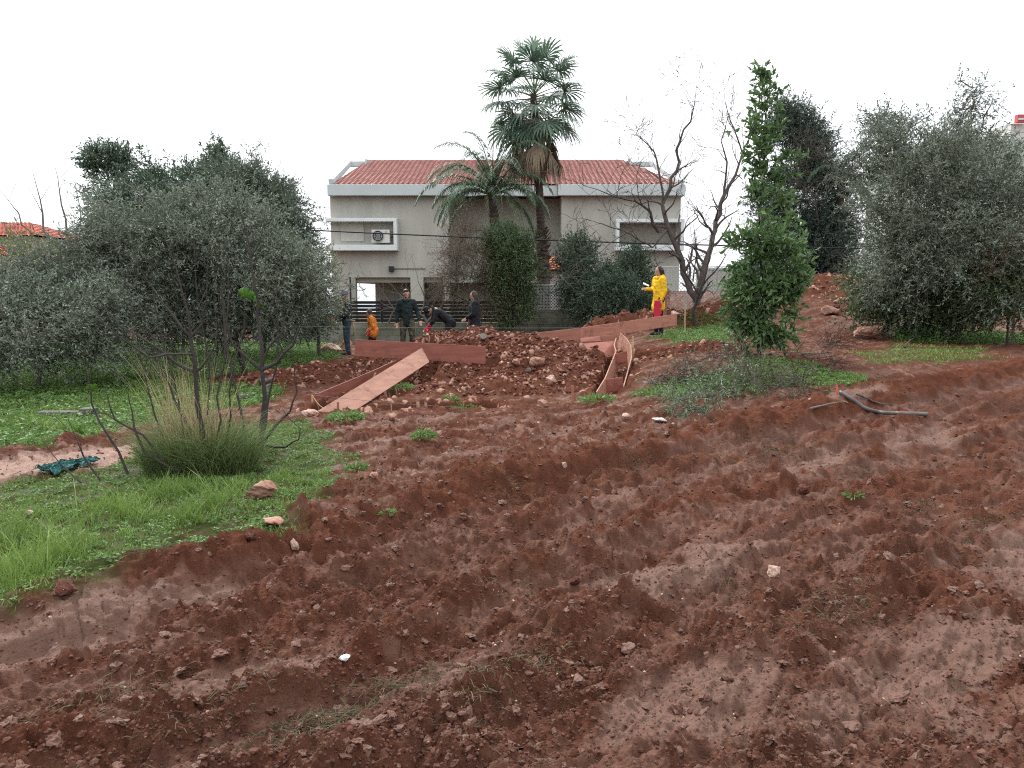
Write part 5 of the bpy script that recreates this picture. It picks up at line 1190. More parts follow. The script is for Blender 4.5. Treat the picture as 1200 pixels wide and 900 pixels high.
stick_thing('short reddish stick pointing at the black pipe from the left', [(950, 483), (986, 473)], .014, m_=M_barkp); stick_thing('brown stick lying just above the bend of the black pipe', [(1005, 467), (1025, 474), (1046, 478)], .016)
stick_thing('long bare stick under the right olive near the green bush', [(1132, 398), (1160, 378)], .03); stick_thing('stick leaning out of the undergrowth left of the right olive trunk', [(1060, 408), (1082, 388)], .02)
stick_thing('dark root snaking over the grass beside the bay tree', [(935, 433), (957, 434)], .02); stick_thing('thin twig across the track behind the bay tree', [(940, 418), (975, 415)], .02)
stick_thing('pale weathered log beside the dry grass clump', [(282, 470), (300, 462), (318, 452)], .05, 'log', M_barkp, 'weathered logs'); stick_thing('shorter pale log lying behind the fig sapling trunk', [(306, 452), (322, 446)], .06, 'log', M_barkp, 'weathered logs')
p = on(74, 490); m = MB(); m.box(p.x - .3, p.x + .22, p.y - .08, p.y + .08, p.z - .02, p.z + .09); m.box(p.x + .24, p.x + .42, p.y - .06, p.y + .1, p.z - .02, p.z + .13); o = m.build('concrete_kerb', mat('old_concrete', (.13, .12, .11), .9, .4, 8, .6), bevel=.01); recenter(o); tag(o, 'old grey concrete blocks half sunk in the grass at left', 'concrete block')
# green net
rg = np.random.RandomState(9); c = on(80, 552); n_ = 44; U, V = np.meshgrid(np.linspace(-1, 1, n_), np.linspace(-1, 1, n_)); rim = np.hypot(U, V)
X = c.x + U * .13 + .07 * V + .06 * fbm(U * 2, V * 2, 3, 5); Yy = c.y + V * .32 + .12 * fbm(U * 2 + 5, V * 2, 3, 6); Z = ground(X.ravel(), Yy.ravel(), True)[0].reshape(X.shape) + .035 + .07 * np.abs(fbm(U * 3.5, V * 3.5, 4, 8)) * (1.3 - rim * .4)
i = np.arange(n_ - 1)[:, None] * n_ + np.arange(n_ - 1)[None]; f = np.stack([i, i + 1, i + n_ + 1, i + n_], -1).reshape(-1, 4); ok = fbm(U * 2.5, V * 2.5, 3, 77)[:-1, :-1].ravel() - (rim[:-1, :-1].ravel() - .9) * 1.5 > -.1
o = np_mesh('green_net', np.stack([X, Yy, Z], -1).reshape(-1, 3), f[ok], mat('green_net', (.02, .13, .12), .6, .5, 30, .8, 90), smooth=False); recenter(o); sol = o.modifiers.new('thick', 'SOLIDIFY'); sol.thickness = .004; tag(o, 'crumpled teal green netting lying on the bare earth at left', 'net')
# ------------------------------------------------------------ rocks, clods, grass
M_rock = mat('limestone_red_stained', (.40, .24, .18), .85, 0, 5, .9, 25, (.17, .065, .04)); M_rockp = mat('pale_stone', (.50, .38, .31), .85, 0, 8, .7, 30, (.26, .12, .08)); M_clod = mat('soil_clod', (.115, .038, .022), .9, 0, 14, 1, 50, (.06, .024, .016)); M_rockg = mat('grey_stone', (.20, .18, .15), .85, .3, 6, .7)
def ico(sub):
    bm = bmesh.new(); bmesh.ops.create_icosphere(bm, subdivisions=sub, radius=1); v = np.array([list(x.co) for x in bm.verts]); bm.faces.ensure_lookup_table(); f = np.array([[q.index for q in x.verts] for x in bm.faces]); bm.free(); return v, f
def rocky(seed, sub, rough=.25, cuts=9):
    """angular stone: sphere trimmed by random planes, then roughened"""
    r = np.random.RandomState(seed); v, f = ico(sub); v = v.copy()
    for _ in range(cuts):
        n = unit(r.normal(size=3)); h = r.uniform(.45, .85); d = v @ n; v = v - np.outer(np.maximum(d - h, 0), n) * .95
    q = v * 2.3 + seed; v = v * (1 + rough * (fbm(q[:, 0] + q[:, 2] * .7, q[:, 1] - q[:, 2] * .6, 4, seed))[:, None]); return v, f
def rock(label, x, y, w, h, m_, seed, grp='loose rocks', sink=.3, dz=0, name='rock'):
    c = on(x, y, True); k = c.y / F * .85; v, f = rocky(seed, 5, .3); s = np.array([w / 2 * k, w / 2 * k * .8, h / 2 * k * 1.2]); v = v * s * 1.1
    o = np_mesh(name, v, f, m_, smooth=True); o.location = (c.x, c.y, c.z + s[2] * (1 - sink) + dz); 
    v[:, 2] += s[2]; o.data.vertices.foreach_set('co', v.astype(np.float32).ravel()); o.location.z -= s[2]
    return tag(o, label, 'rock', grp)
for k, a in enumerate((
    ('broken pale and brown rock lying in the grass in front of the fig sapling', 307, 584, 44, 22, M_rock), ('small upright pink stone on the crest of the mud bank', 346, 645, 13, 13, M_rockp), ('red soil clod at the edge of the grass at lower left', 75, 697, 32, 18, M_clod),
    ('red soil clod on the grass below the broken pale rock', 294, 632, 18, 12, M_clod), ('flat reddish stone on the mud near the grass edge', 322, 616, 34, 10, M_rock), ('pale pink boulder at the foot of the right green bush', 1014, 396, 30, 18, M_rock),
    ('boulder lying on the earth track behind the bay tree', 973, 368, 22, 12, M_rock), ('pink rock under the feet of the man in the brimmed hat', 388, 414, 26, 13, M_rockp), ('second pink rock beside the boots of the man in the brimmed hat', 406, 411, 15, 14, M_rockp),
    ('large reddish boulder in the middle of the rubble mound', 630, 428, 19, 12, M_rock), ('brown boulder at the left shoulder of the rubble mound', 604, 428, 12, 9, M_rock), ('greenish grey stone on the rubble mound', 619, 437, 8, 7, M_rockg),
    ('pale stone low on the front slope of the rubble mound', 647, 448, 14, 10, M_rockp), ('flat grey slab near the top of the rubble mound', 566, 398, 13, 7, M_rockg), ('round stone at the foot of the rubble mound', 636, 478, 13, 13, M_rock), ('stone half buried at the end of the front trench board', 460, 493, 16, 9, M_rock),
    ('pink stone on the front board next to the trench corner', 362, 488, 24, 9, M_rockp), ('pale crumbly stone on the mud at right centre', 907, 676, 20, 17, M_rockp), ('whitish pebble on the mud track above the first rut', 661, 549, 8, 7, M_rockp), ('stone on the mud right of the ladder form', 733, 491, 14, 9, M_rockp),
    ('white flat stone beside the cut branches', 773, 495, 20, 6, mat('white_stone', (.62, .58, .55), .6, .2, 10)), ('white shiny scrap lying in the mud at lower left', 404, 780, 18, 6, mat('white_scrap', (.7, .66, .64), .4, .3, 10)), ('dark clod in the muddy rut at centre', 672, 688, 17, 13, M_clod),
    ('clod on the mud bank below the pipe', 940, 580, 18, 12, M_clod), ('pale pebble in the grass at left', 36, 604, 9, 6, M_rockp), ('pink pebble on the trampled mud', 437, 561, 12, 9, M_rock), ('rock in the rubble right of the young tree', 790, 372, 14, 9, M_rockp),
    ('red rock on the earth hump behind the bay tree', 985, 356, 16, 9, M_rock))): rock(*a, 100 + k)
def blobs(name, P, S, seed, m_, sub=2, nvar=8, flat=.75, smooth=False, rough=.35, sink=.1, cuts=7):
    r = np.random.RandomState(seed); V = []; Fc = []; off = 0; rn = []
    base = [rocky(seed * 31 + k, sub, rough, cuts) for k in range(nvar)]; nv = len(base[0][0]); ff = base[0][1]; n = len(P)
    which = r.randint(0, nvar, n); BV = np.stack([b[0] for b in base])[which]
    a = r.uniform(0, 6.28, n); tl = r.uniform(-1, 1, n); c, s = np.cos(a), np.sin(a); ct, st2 = np.cos(tl), np.sin(tl)
    sc = np.stack([S * r.uniform(.8, 1.3, n), S * r.uniform(.7, 1.1, n), S * flat * r.uniform(.7, 1.2, n)], 1); BV = BV * sc[:, None, :]
    y = BV[..., 1] * ct[:, None] - BV[..., 2] * st2[:, None]; z = BV[..., 1] * st2[:, None] + BV[..., 2] * ct[:, None]; x = BV[..., 0]
    X = x * c[:, None] - y * s[:, None]; Y_ = x * s[:, None] + y * c[:, None]
    V = np.stack([X, Y_, z], -1) + P[:, None, :] + np.stack([0 * S, 0 * S, S * flat * (.5 - sink)], 1)[:, None, :]
    Fc = ff[None] + (np.arange(n) * nv)[:, None, None]; rnd = np.repeat(r.rand(n) ** 1.5, len(ff))
    o = np_mesh(name, V.reshape(-1, 3), Fc.reshape(-1, 3), m_, smooth=smooth, attrs={'rnd': ('FACE', rnd)}); o['kind'] = 'stuff'; return o
def gz_(x, y): return ground(x, y, True)
M_rub = mat('rubble', (.13, .045, .027), .9, attr='rnd', col2=(.42, .25, .18), bump=.8, bscale=40); 
def rub_mat():
    m = bpy.data.materials.new('rubble_stone'); m.use_nodes = True; n = m.node_tree.nodes; l = m.node_tree.links; b = n['Principled BSDF']; b.inputs['Roughness'].default_value = .85; b.inputs['Specular IOR Level'].default_value = .2
    a = n.new('ShaderNodeAttribute'); a.attribute_name = 'rnd'; r = n.new('ShaderNodeValToRGB'); e = r.color_ramp.elements; e[0].position = 0; e[0].color = (.075, .027, .017, 1); e[1].position = 1; e[1].color = (.52, .39, .31, 1)
    for p_, c_ in ((.35, (.13, .048, .03)), (.6, (.19, .08, .052)), (.78, (.30, .15, .105)), (.92, (.42, .26, .20))): q = e.new(p_); q.color = c_ + (1,)
    l.new(a.outputs['Fac'], r.inputs[0]); t = n.new('ShaderNodeTexNoise'); t.inputs['Scale'].default_value = 14; t.inputs['Detail'].default_value = 6; tc_ = n.new('ShaderNodeTexCoord'); l.new(tc_.outputs['Object'], t.inputs[0])
    mr = n.new('ShaderNodeMapRange'); mr.inputs[1].default_value = .42; mr.inputs[2].default_value = .6; l.new(t.outputs[0], mr.inputs[0]); mx_ = n.new('ShaderNodeMix'); mx_.data_type = 'RGBA'; l.new(mr.outputs[0], mx_.inputs[0]); mx_.inputs[6].default_value = (.11, .038, .023, 1); l.new(r.outputs[0], mx_.inputs[7]); l.new(mx_.outputs[2], b.inputs['Base Color'])
    bp_ = n.new('ShaderNodeBump'); bp_.inputs['Strength'].default_value = .8; bp_.inputs['Distance'].default_value = .01; t2 = n.new('ShaderNodeTexNoise'); t2.inputs['Scale'].default_value = 60; t2.inputs['Detail'].default_value = 5; l.new(tc_.outputs['Object'], t2.inputs[0]); l.new(t2.outputs[0], bp_.inputs['Height']); l.new(bp_.outputs[0], b.inputs['Normal']); return m
M_rub = rub_mat(); rg = np.random.RandomState(77)
P = []; S = []
for (cx, cy, rx, ry, hh, a), n_ in zip(MOUNDS, (1500, 900, 900, 700, 450, 450, 250, 420, 420, 250, 500, 120)):
    th = rg.uniform(0, 6.283, n_); q = np.sqrt(rg.uniform(0, 1.15, n_)); x = cx + rx * q * np.cos(th); y = cy + ry * q * np.sin(th); P.append(np.stack([x, y], 1)); S.append(.016 + .075 * rg.beta(1, 5.5, n_) * (1.4 if cy > 19 else 1))
P = np.vstack(P); S = np.concatenate(S); z = gz_(P[:, 0], P[:, 1])[0]; blobs('rubble_stones', np.column_stack([P, z]), S, 5, M_rub)
# loose stones and crumbs over the track
def fan_pts(n, d0, d1, pw=1.0):
    d = 1 / (1 / d1 + (1 / d0 - 1 / d1) * rg.rand(n) ** pw); a = rg.uniform(-.62, .62, n); return d * np.tan(a), d
x, y = fan_pts(60000, 2.3, 11); g_ = gz_(x, y); s_, tt_ = berm_t(x, y)
keep = (g_[1] < .25) & (rg.rand(len(x)) < .10 + .9 * g_[2] * (.45 + .55 * (fbm(x * 1.5, y * 1.5, 3, 300) > 0))); P = np.column_stack([x, y, g_[0]])[keep]; S = (.004 + .026 * rg.beta(1, 8, keep.sum())) * (.7 + .07 * P[:, 1]) ; blobs('soil_clods', P, S, 6, mat('clod_soil', (.10, .036, .022), .85, attr='rnd', col2=(.085, .044, .031), bump=.8, bscale=60, dist=.01), smooth=False, sink=.25, sub=1, cuts=4)
x, y = fan_pts(1500, 2.4, 11); g_ = gz_(x, y); keep = (g_[1] < .2) & (rg.rand(len(x)) < .25 + .6 * g_[2]); P = np.column_stack([x, y, g_[0]])[keep]; S = (.016 + .045 * rg.beta(1, 4, keep.sum())) * (.8 + .05 * P[:, 1]); blobs('broken_clods', P, S, 16, mat('wet_clod', (.105, .045, .029), .6, attr='rnd', col2=(.125, .066, .047), bump=.8, bscale=50, dist=.012), sub=3, sink=.45, rough=.55, cuts=11, flat=.6)
x, y = fan_pts(5200, 5.5, 16); g_ = gz_(x, y); s_, tt_ = berm_t(x, y); keep = (g_[1] < .3) & (rg.rand(len(x)) < np.where(tt_ > .1, .75, .10)); P = np.column_stack([x, y, g_[0]])[keep]; S = .007 + .035 * rg.beta(1, 7, keep.sum()); blobs('loose_stones', P, S, 8, M_rub, sink=.25)
x, y = fan_pts(260, 2.6, 6); g_ = gz_(x, y); keep = g_[1] < .2; P = np.column_stack([x, y, g_[0]])[keep]; blobs('pebbles', P, .004 + .010 * rg.beta(1, 4, keep.sum()), 9, M_rockp, sink=.3)
# grass
def blades(name, x, y, h, w, lean, m_, seed, z=None, dirv=None, parent=None, stuff=True, tone=None, curl=.5):
    r = np.random.RandomState(seed); n = len(x); z = gz_(x, y)[0] if z is None else z; a = r.uniform(0, 6.283, n) if dirv is None else dirv; L_ = np.stack([np.cos(a), np.sin(a)], 1) * lean[:, None]
    fa = r.uniform(0, 6.283, n); S = np.stack([np.cos(fa), np.sin(fa), 0 * fa], 1) * w[:, None] / 2; B = np.stack([x, y, z - .01], 1); lv = []
    for u, ww in ((0, .8), (.4, 1.), (.75, .65), (1, .12)):
        q = B + np.column_stack([L_ * (u ** 1.7) , np.zeros(n)]) + np.column_stack([np.zeros((n, 2)), h * (u - curl * (lean / (h + 1e-6)) * u ** 3 * .5)]); lv += [q - S * ww, q + S * ww]
    v = np.stack(lv, 1).reshape(-1, 3); b = np.arange(n)[:, None] * 8; f = np.concatenate([b + np.array([[k, k + 1, k + 3, k + 2]]) for k in (0, 2, 4)]); t_ = r.rand(n) if tone is None else tone
    if parent is not None: v = v - np.array(world_loc(parent))
    o = np_mesh(name, v, f, m_, parent, attrs={'rnd': ('FACE', np.tile(t_, 3))})
    if stuff: o['kind'] = 'stuff'
    return o
M_gr = leafmat('grass_blade', (.088, .150, .028), (.22, .325, .075), .55, .3); M_grd = leafmat('straw', (.13, .10, .05), (.26, .21, .12), .8, .2); M_weed = leafmat('weed_leaf', (.070, .140, .032), (.16, .28, .075), .5, .3)
def region_pts(n, P, rgx):
    lo = P.min(0); hi = P.max(0); hi = np.minimum(hi, [14, 28]); lo = np.maximum(lo, [-16, 2]); x = rgx.uniform(lo[0], hi[0], n); y = rgx.uniform(lo[1], hi[1], n); ok = (np.abs(x) / y < .75); x, y = x[ok], y[ok]
    return x[grass_mask(x, y, True) > rgx.uniform(.15, .8, len(x))], y[grass_mask(x, y, True) > rgx.uniform(.15, .8, len(y))] if False else y
def rpts(n, P, rgx):
    lo = np.maximum(P.min(0) - .2, [-16, 2]); hi = np.minimum(P.max(0) + .2, [14, 28]); x = rgx.uniform(lo[0], hi[0], n); y = rgx.uniform(lo[1], hi[1], n); ok = (np.abs(x) / y < .75); x, y = x[ok], y[ok]
    g = grass_mask(x, y, True); ok = g > rgx.uniform(.25, .9, len(x)); return x[ok], y[ok]
TUFT = [(G(20, 690), .32, .32), (G(62, 655), .28, .28), (G(0, 640), .4, .32), (G(120, 606), .3, .28), (G(185, 618), .28, .26), (G(255, 605), .3, .27), (G(150, 660), .2, .16), (G(290, 580), .35, .17), (G(90, 610), .35, .15), (G(330, 560), .3, .12), (G(200, 580), .5, .15), (G(360, 560), .25, .09)]
rgx = np.random.RandomState(5); x, y = rpts(135000, GRASS[0], rgx); pt = fbm(x * 1.7, y * 1.7, 4, 405)
tn = np.zeros(len(x))
for (cx, cy), r_, hh in TUFT: tn = np.maximum(tn, 1.1 * np.exp(-((x - cx) ** 2 + (y - cy) ** 2) / r_ ** 2))
kp = (pt * 1.5 - .06 + tn * .7 > rgx.uniform(-.14, .2, len(x))); x, y = x[kp], y[kp]; hb = .022 + .035 * (fbm(x * 2, y * 2, 3, 400) + .5)
for (cx, cy), r_, hh in TUFT: hb = hb + hh * np.exp(-(((x - cx) ** 2 + (y - cy) ** 2) / r_ ** 2) * 2) * np.clip(.5 + 2.4 * fbm(x * 3.4, y * 3.4, 3, 410), 0.05, 1.4)
h = hb * rgx.uniform(.45, 1.2, len(x)); blades('grass', x, y, h, rgx.uniform(.003, .0065, len(x)), h * rgx.uniform(.1, .9, len(x)), M_gr, 1, tone=np.clip(rgx.rand(len(x)) * .6 + .35 * (fbm(x * 1.5, y * 1.5, 3, 44) + .5), 0, 1))
x, y = rpts(170000, GRASS[1], rgx); h = (.05 + .10 * np.clip(fbm(x * 1.1, y * 1.1, 4, 420) + .35, 0, 1)) * rgx.uniform(.4, 1.2, len(x)); blades('grass', x, y, h, rgx.uniform(.007, .014, len(x)), h * rgx.uniform(.1, 1., len(x)), M_gr, 2, tone=np.clip(rgx.rand(len(x)) * .5 + .5 * (fbm(x * .8, y * .8, 3, 45) + .45), 0, 1))
for k in range(2, 8):
    x, y = rpts(16000 if k != 3 else 26000, GRASS[k], rgx); h = (.03 + .07 * np.clip(fbm(x * 1.5, y * 1.5, 4, 430) + .3, 0, 1)) * rgx.uniform(.4, 1.3, len(x)); blades('grass', x, y, h, rgx.uniform(.006, .013, len(x)), h * rgx.uniform(.2, 1.1, len(x)), M_gr, 3 + k)
# broad leaved weeds
def weeds(name, n, P, lo, hi, leaf, seed, gm=True, m_=M_weed):
    r = np.random.RandomState(seed)
    if gm: x, y = rpts(n, P, r)
    else: x, y = P
    q = 7; z = gz_(x, y)[0]; hh = np.repeat(r.uniform(lo, hi, len(x)), q) * r.uniform(.3, 1, len(x) * q); X = np.repeat(x, q) + r.normal(size=len(x) * q) * leaf * .5; Y_ = np.repeat(y, q) + r.normal(size=len(x) * q) * leaf * .5
    Pn = np.stack([X, Y_, np.repeat(z, q) + hh * .8], 1); D = r.normal(size=Pn.shape); D[:, 2] = np.abs(D[:, 2]) * .3; v, f = leaves(r, Pn, D, leaf, leaf * .5); o = np_mesh(name, v, f, m_, attrs={'rnd': ('FACE', np.clip(np.repeat(r.rand(len(x)), q) * .6 + r.rand(len(f)) * .4, 0, 1))}); o['kind'] = 'stuff'
weeds('weeds', 9000, GRASS[0], .005, .05, .026, 1); weeds('weeds', 16000, GRASS[1], .03, .16, .06, 2); weeds('weeds', 2600, GRASS[3], .02, .08, .04, 3); weeds('weeds', 1800, GRASS[2], .02, .12, .05, 4); weeds('weeds', 1600, GRASS[5], .03, .2, .06, 5); weeds('weeds', 2200, GRASS[6], .05, .3, .07, 6); weeds('weeds', 1500, GRASS[7], .05, .3, .07, 7)
def weed_plant(label, x_, y_, r_, h_, n_, leaf, seed, m_=M_weed, blade=True):
    c = on(x_, y_, True); r = np.random.RandomState(seed); t = thing('weed', label, 'weed', c, 'small weeds on the bare soil'); n = n_ * 5; a = r.uniform(0, 6.28, n); q = r_ * np.sqrt(r.rand(n)); P_ = np.stack([c.x + q * np.cos(a), c.y + q * np.sin(a), c.z + h_ * r.rand(n) * (1.1 - q / r_)], 1); D = np.stack([np.cos(a), np.sin(a), r.uniform(0, .9, n)], 1) + r.normal(size=(n, 3)) * .4
    v, f = leaves(r, P_, D, leaf, leaf * .38); np_mesh('foliage', v - np.array(c), f, m_, t, attrs={'rnd': ('FACE', r.rand(len(f)))})
for k, a in enumerate((('bright green weed tuft on the edge of the front trench', 405, 492, .22, .16, 60, .07), ('small green weed in the footprints left of centre', 497, 515, .12, .12, 45, .05), ('low weed on bare mud left of the footprints', 420, 553, .12, .07, 45, .045),
    ('little weeds growing on the dug soil between board and mound', 470, 455, .22, .07, 40, .06), ('dark weed sprig in the front trench', 528, 470, .12, .12, 25, .06), ('weed tuft at the foot of the ladder form', 700, 470, .25, .08, 45, .07), ('straggling weeds along the end of the front trench', 545, 478, .25, .05, 35, .06),
    ('bright seedling in the rut at right centre', 1000, 583, .06, .03, 14, .035), ('tiny green sprig in the mud at left centre', 455, 603, .05, .03, 12, .03))): weed_plant(*a, 200 + k)
# dry grass clump
c = on(236, 552); t = thing('dry_grass_clump', 'tall clump of grass, green at the foot with straw coloured stalks', 'grass clump', c); r = np.random.RandomState(12)
n = 5200; a = r.uniform(0, 6.283, n); q = .40 * np.sqrt(r.rand(n)); x, y = c.x + q * np.cos(a) * 1.25, c.y + q * np.sin(a) * .8; h = (.15 + .78 * r.beta(1.5, 2.2, n)) * (1.05 - q); blades('green_blades', x, y, h, r.uniform(.003, .006, n), h * r.uniform(.2, 1.25, n), leafmat('clump_green', (.055, .095, .026), (.19, .235, .09), .7, .25), 3, dirv=a + r.normal(size=n) * 1.3, parent=t, stuff=False)
n = 300; a = r.uniform(0, 6.283, n); q = .2 * np.sqrt(r.rand(n)); x, y = c.x - .05 + q * np.cos(a) * 1.2, c.y + q * np.sin(a) * .8; h = r.uniform(.35, 1.2, n); ln = h * r.uniform(.0, .6, n) ** 1.2; blades('dry_stalks', x, y, h, r.uniform(.003, .006, n), ln, leafmat('clump_straw', (.22, .17, .09), (.42, .35, .21), .8, .25), 4, dirv=np.where(r.rand(n) < .5, math.pi + r.normal(size=n) * .8, a), parent=t, stuff=False, curl=.15)
# fig saplings in front of the grove
c2 = on(305, 531); fd = c2.y
bare('fig_sapling', 'right hand fig sapling with two green leaves near its top', 'sapling', [
    [(c2.x, c2.y, c2.z, .032)] + pl([(307, 500, .027), (307, 435, .022), (304, 387, .017), (302, 351, .013), (294, 301, .009), (284, 256, .006)], fd), pl([(307, 433, .022), (290, 420, .015), (272, 403, .010), (264, 370, .008), (261, 345, .005)], fd),
    pl([(307, 433, .022), (325, 425, .017), (343, 405, .011), (353, 380, .006), (355, 360, .004)], fd), pl([(307, 431, .015), (316, 405, .010), (332, 388, .006), (338, 365, .004)], fd), pl([(294, 301, .009), (303, 285, .006), (309, 262, .004)], fd),
    pl([(308, 518, .02), (322, 500, .014), (340, 482, .011), (348, 460, .009), (345, 430, .006), (340, 405, .004)], fd, 0), pl([(312, 522, .014), (335, 524, .01), (350, 515, .008), (352, 502, .006), (345, 496, .004)], fd), pl([(302, 528, .022), (288, 520, .014), (280, 470, .012), (266, 410, .010), (260, 350, .006)], fd - .15),
    pl([(304, 525, .018), (314, 470, .012), (324, 430, .009), (326, 380, .007), (325, 310, .004)], fd + .2)], 51, bark=M_barkd, r0=.05, density=2.2, L0=.25, spl=.06, curl=.12, up=.6, tipr=.0025)
for i_, (x_, y_, s_, ang_) in enumerate(((289, 345, .085, -.3), (302, 353, .055, .6), (110, 452, .05, .3))):
    pass
def fig_leaf(label, x_, y_, d, s_, rot, tilt):
    n = 40; vs = [(0, 0, 0)]
    for k in range(n):
        a = 2 * math.pi * k / n; rr = s_ * (.62 + .38 * abs(math.cos(2.5 * (a - math.pi / 2)))) * (1 - .25 * (math.sin(a) < -.8)); vs.append((rr * math.cos(a), .10 * rr * math.sin(3 * a), rr * math.sin(a)))
    fs = [(0, k + 1, (k + 1) % n + 1) for k in range(n)]; m = MB(); Mr = Matrix.Rotation(rot, 3, 'Y') @ Matrix.Rotation(tilt, 3, 'X'); c = W(x_, y_, d); vs = [tuple(c + Mr @ Vector(v)) for v in vs]; m.add(vs, fs); m.tube([c - Mr @ Vector((0, 0, s_ * .6)), c - Mr @ Vector((0, -.02, s_ * 1.3))], .003, 5)
    o = m.build('fig_leaf', mat('fig_leaf', (.13, .30, .045), .5, .2, 20, trans=.35), smooth=True); s2 = o.modifiers.new('t', 'SOLIDIFY'); s2.thickness = .001; recenter(o); tag(o, label, 'leaf', 'fig leaves')
fig_leaf('bright green fig leaf highest on the right hand fig sapling', 289, 345, fd - .05, .085, .2, .5); fig_leaf('darker fig leaf just below the bright one', 302, 354, fd + .05, .07, .9, .9); fig_leaf('yellow green fig leaf low on the left shoots', 108, 454, 7.6, .06, -.3, .8); fig_leaf('small fig leaf on the low left shoots near the net', 92, 505, 7.1, .055, .5, .7)
c1 = on(240, 553); fd1 = c1.y
bare('fig_sapling', 'left hand fig sapling rising through the dry grass clump', 'sapling', [
    [(W(240, 540, fd1).x, fd1, c1.z, .030)] + pl([(237, 507, .025), (229, 436, .020), (223, 394, .014), (221, 369, .011), (207, 316, .007), (189, 270, .004)], fd1), pl([(229, 436, .018), (205, 425, .014), (175, 402, .010), (140, 382, .007), (124, 362, .004)], fd1),
    pl([(226, 415, .012), (195, 415, .010, -.2), (175, 419, .009, -.3), (136, 392, .006, -.4), (111, 365, .004, -.4)], fd1), pl([(223, 394, .014), (205, 372, .010), (188, 352, .007), (170, 325, .004)], fd1), pl([(223, 396, .013), (236, 380, .009), (242, 350, .006), (243, 308, .003)], fd1),
    pl([(250, 525, .010), (262, 430, .008), (268, 350, .006), (262, 280, .003)], fd1), pl([(262, 528, .010), (276, 420, .007), (287, 340, .003)], fd1 + .1), pl([(215, 520, .010), (203, 440, .008), (186, 380, .006), (178, 318, .003)], fd1 + .1),
    pl([(195, 525, .009), (172, 450, .007), (160, 390, .005), (148, 335, .003)], fd1), pl([(232, 520, .009), (246, 440, .007), (232, 360, .005), (228, 290, .003)], fd1 + .2),
    pl([(229, 436, .014), (240, 425, .010), (252, 405, .006), (254, 385, .003)], fd1)], 52, bark=M_barkd, r0=.05, density=2.4, L0=.25, spl=.06, curl=.12, up=.6, tipr=.0025)
c3 = on(200, 560)
bare('fig_sapling', 'low dark shoots curving out left of the dry grass clump', 'sapling', [
    pl([(212, 552, .016), (195, 545, .015), (171, 532, .013), (157, 500, .009), (152, 472, .005)], 6.9), pl([(195, 545, .012), (168, 510, .010), (135, 492, .008), (127, 470, .005)], 6.9), pl([(150, 556, .012), (127, 511, .010), (107, 472, .007), (103, 443, .004)], 6.8), pl([(118, 563, .009), (98, 535, .007), (90, 515, .004)], 6.4),
    pl([(96, 566, .008), (78, 550, .006), (68, 540, .004)], 6.4), pl([(238, 535, .012), (205, 470, .010), (188, 430, .007), (180, 400, .004)], 7.2)], 53, bark=M_barkd, r0=.05, density=2., L0=.2, spl=.05, curl=.12, up=.5, tipr=.0025)
# cut olive branches
def brush(label, blobs_, n, leafm, seed, leaf, bias, twl=.5, bark=M_bark, name='cut_branches'):
    r = np.random.RandomState(seed); C = []
    for (x_, y_, rx, ry, hz), q in zip(blobs_, n):
        c = on(x_, y_); k = c.y / F; a = r.uniform(0, 6.28, q); w = np.sqrt(r.rand(q)); X = c.x + rx * k * w * np.cos(a); Y_ = c.y + ry * w * np.sin(a); C.append(np.stack([X, Y_, ground(X, Y_, False)[0] + r.uniform(.02, hz, q)], 1))
    C = np.vstack(C); t = thing(name, label, 'branches', tuple(C.mean(0))); tw = 5; per = 12; A = np.repeat(C, tw, 0) + r.normal(size=(len(C) * tw, 3)) * .05; d = unit(r.normal(size=A.shape) * .6 + np.array(bias)); B = A + d * twl * r.uniform(.5, 1.1, (len(A), 1)); gh = ground(B[:, 0], B[:, 1], False)[0]; B[:, 2] = np.maximum(B[:, 2], gh + .02)
    v, f = sticks(A, B, .005, .002); np_mesh('twigs', v - np.array(t.location), f, bark, t)
    if leafm:
        tq = r.rand(len(A) * per, 1); P_ = np.repeat(A, per, 0) * (1 - tq) + np.repeat(B, per, 0) * tq; D = np.repeat(d, per, 0) + r.normal(size=P_.shape) * .6; v, f = leaves(r, P_, D, *leaf); np_mesh('foliage', v - np.array(t.location), f, leafm, t, attrs={'rnd': ('FACE', r.rand(len(f)))})
M_cut = leafmat('cut_olive_leaf', (.10, .16, .08), (.22, .30, .18), .6, .2)
brush('heap of cut green olive branches drooping toward the mud below the bay tree', [(815, 488, 22, .3, .12), (838, 470, 26, .35, .2), (860, 452, 30, .4, .28), (795, 470, 18, .3, .12)], (16, 14, 10, 6), M_cut, 61, (.06, .014), (-.5, -.35, -.1))
brush('low heap of mixed brown and green cuttings around the foot of the bay tree', [(890, 452, 48, .5, .14), (930, 462, 44, .4, .10), (860, 440, 40, .4, .18), (820, 445, 30, .3, .15)], (20, 14, 12, 8), leafmat('mixed_cuttings', (.06, .075, .035), (.16, .15, .08), .8, .2), 62, (.05, .012), (-.2, -.2, .1))
brush('tangle of bare dark twigs on the soil bank left of the bay tree', [(785, 450, 26, .35, .12), (830, 425, 36, .4, .12)], (26, 26), None, 63, (.05, .012), (.4, -.2, .1), .4)
brush('dark heap of dead twigs at the edge of the track beside the pale boulder', [(985, 408, 30, .5, .15), (955, 430, 40, .4, .1)], (16, 12), None, 64, (.05, .012), (.4, -.2, .0), .5, M_barkd)
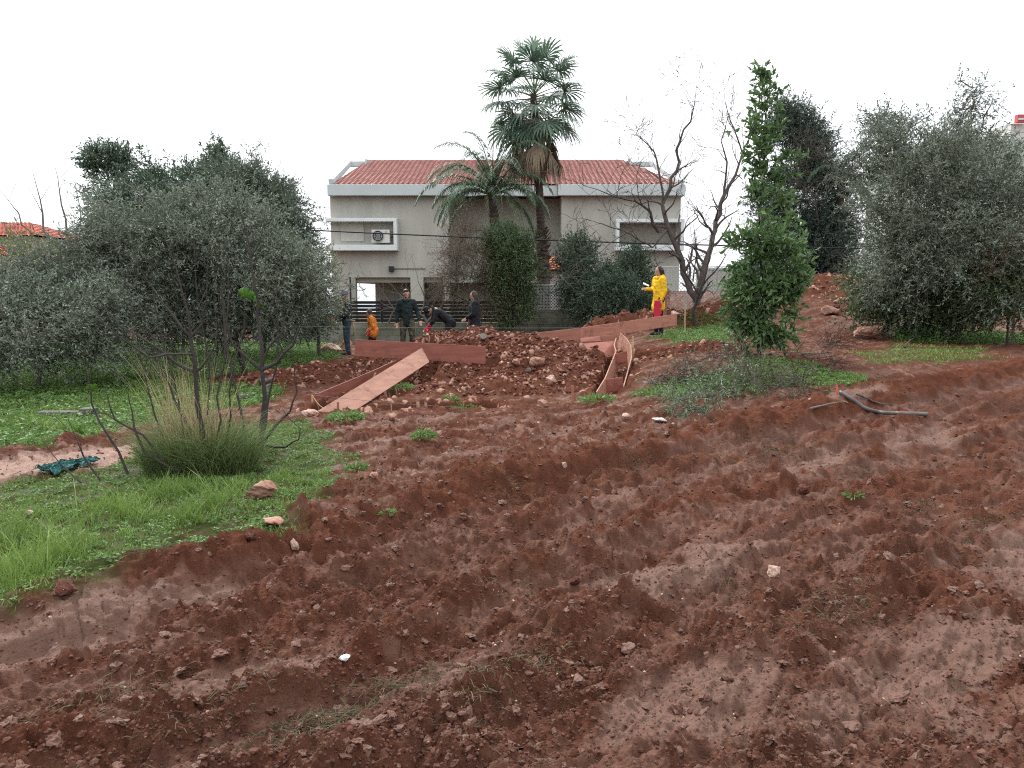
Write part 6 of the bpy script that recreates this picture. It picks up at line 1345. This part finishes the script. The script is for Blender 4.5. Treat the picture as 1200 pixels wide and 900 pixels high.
# straw and torn grass on the mud
def straw(name, spots, seed, m_):
    r = np.random.RandomState(seed); X = []; 
    for x_, y_, rx, ry, n_ in spots:
        c = on(x_, y_); k = c.y / F; a = r.normal(size=(n_, 2)) * .5; X.append(np.stack([c.x + (a[:, 0] * AX * rx * k + a[:, 1] * NX * .1 * ry), c.y + a[:, 0] * AY * rx * k + a[:, 1] * ry * .12], 1))
    X = np.vstack(X); z = ground(X[:, 0], X[:, 1], True)[0]; n = len(X); A = np.column_stack([X, z + .004]); an = r.uniform(0, 6.28, n); L_ = r.uniform(.02, .09, n) * (A[:, 1] / 4.5) ** .5; B = A + np.stack([np.cos(an) * L_, np.sin(an) * L_, r.uniform(-.005, .02, n)], 1); Dm = (A + B) / 2; Dm[:, 2] += .006
    v1, f1 = sticks(A, Dm, .0012, .0018); v2, f2 = sticks(Dm, B, .0018, .0008); o = np_mesh(name, np.vstack([v1, v2]), np.vstack([f1, f2 + len(v1)]), m_, attrs={'rnd': ('FACE', np.concatenate([np.tile(r.rand(n), 3)] * 2))}); o['kind'] = 'stuff'
straw('dead_grass', [(370, 860, 120, 1.2, 420), (450, 830, 100, 1, 300), (560, 815, 70, .8, 160), (640, 775, 60, .8, 130), (980, 720, 120, 1.2, 260), (1150, 625, 120, 1.2, 220), (590, 572, 50, 1.4, 170), (745, 545, 50, 1.2, 170), (905, 535, 70, 1.5, 260), (870, 520, 90, 1.4, 200), (120, 830, 160, 1.5, 170), (850, 690, 40, .8, 60), (1080, 600, 80, 1, 100), (250, 850, 100, 1, 90), (560, 700, 100, 1, 90), (1000, 560, 100, 1.2, 150), (200, 650, 120, 1.2, 200), (60, 560, 60, 1, 120)], 71, leafmat('old_straw', (.05, .042, .022), (.13, .11, .055), .85, .1))
x, y = fan_pts(2200, 2.5, 9); g_ = gz_(x, y); kp = g_[1] < .4; x, y = x[kp], y[kp]; A = np.column_stack([x, y, g_[0][kp] + .003]); an = rg.uniform(0, 6.28, len(x)); L_ = rg.uniform(.012, .06, len(x)); B = A + np.stack([np.cos(an) * L_, np.sin(an) * L_, rg.uniform(-.004, .008, len(x))], 1); v, f = sticks(A, B, .001, .0006)
o = np_mesh('plant_litter', v, f, bpy.data.materials['old_straw'], attrs={'rnd': ('FACE', np.tile(rg.rand(len(x)), 3))}); o['kind'] = 'stuff'
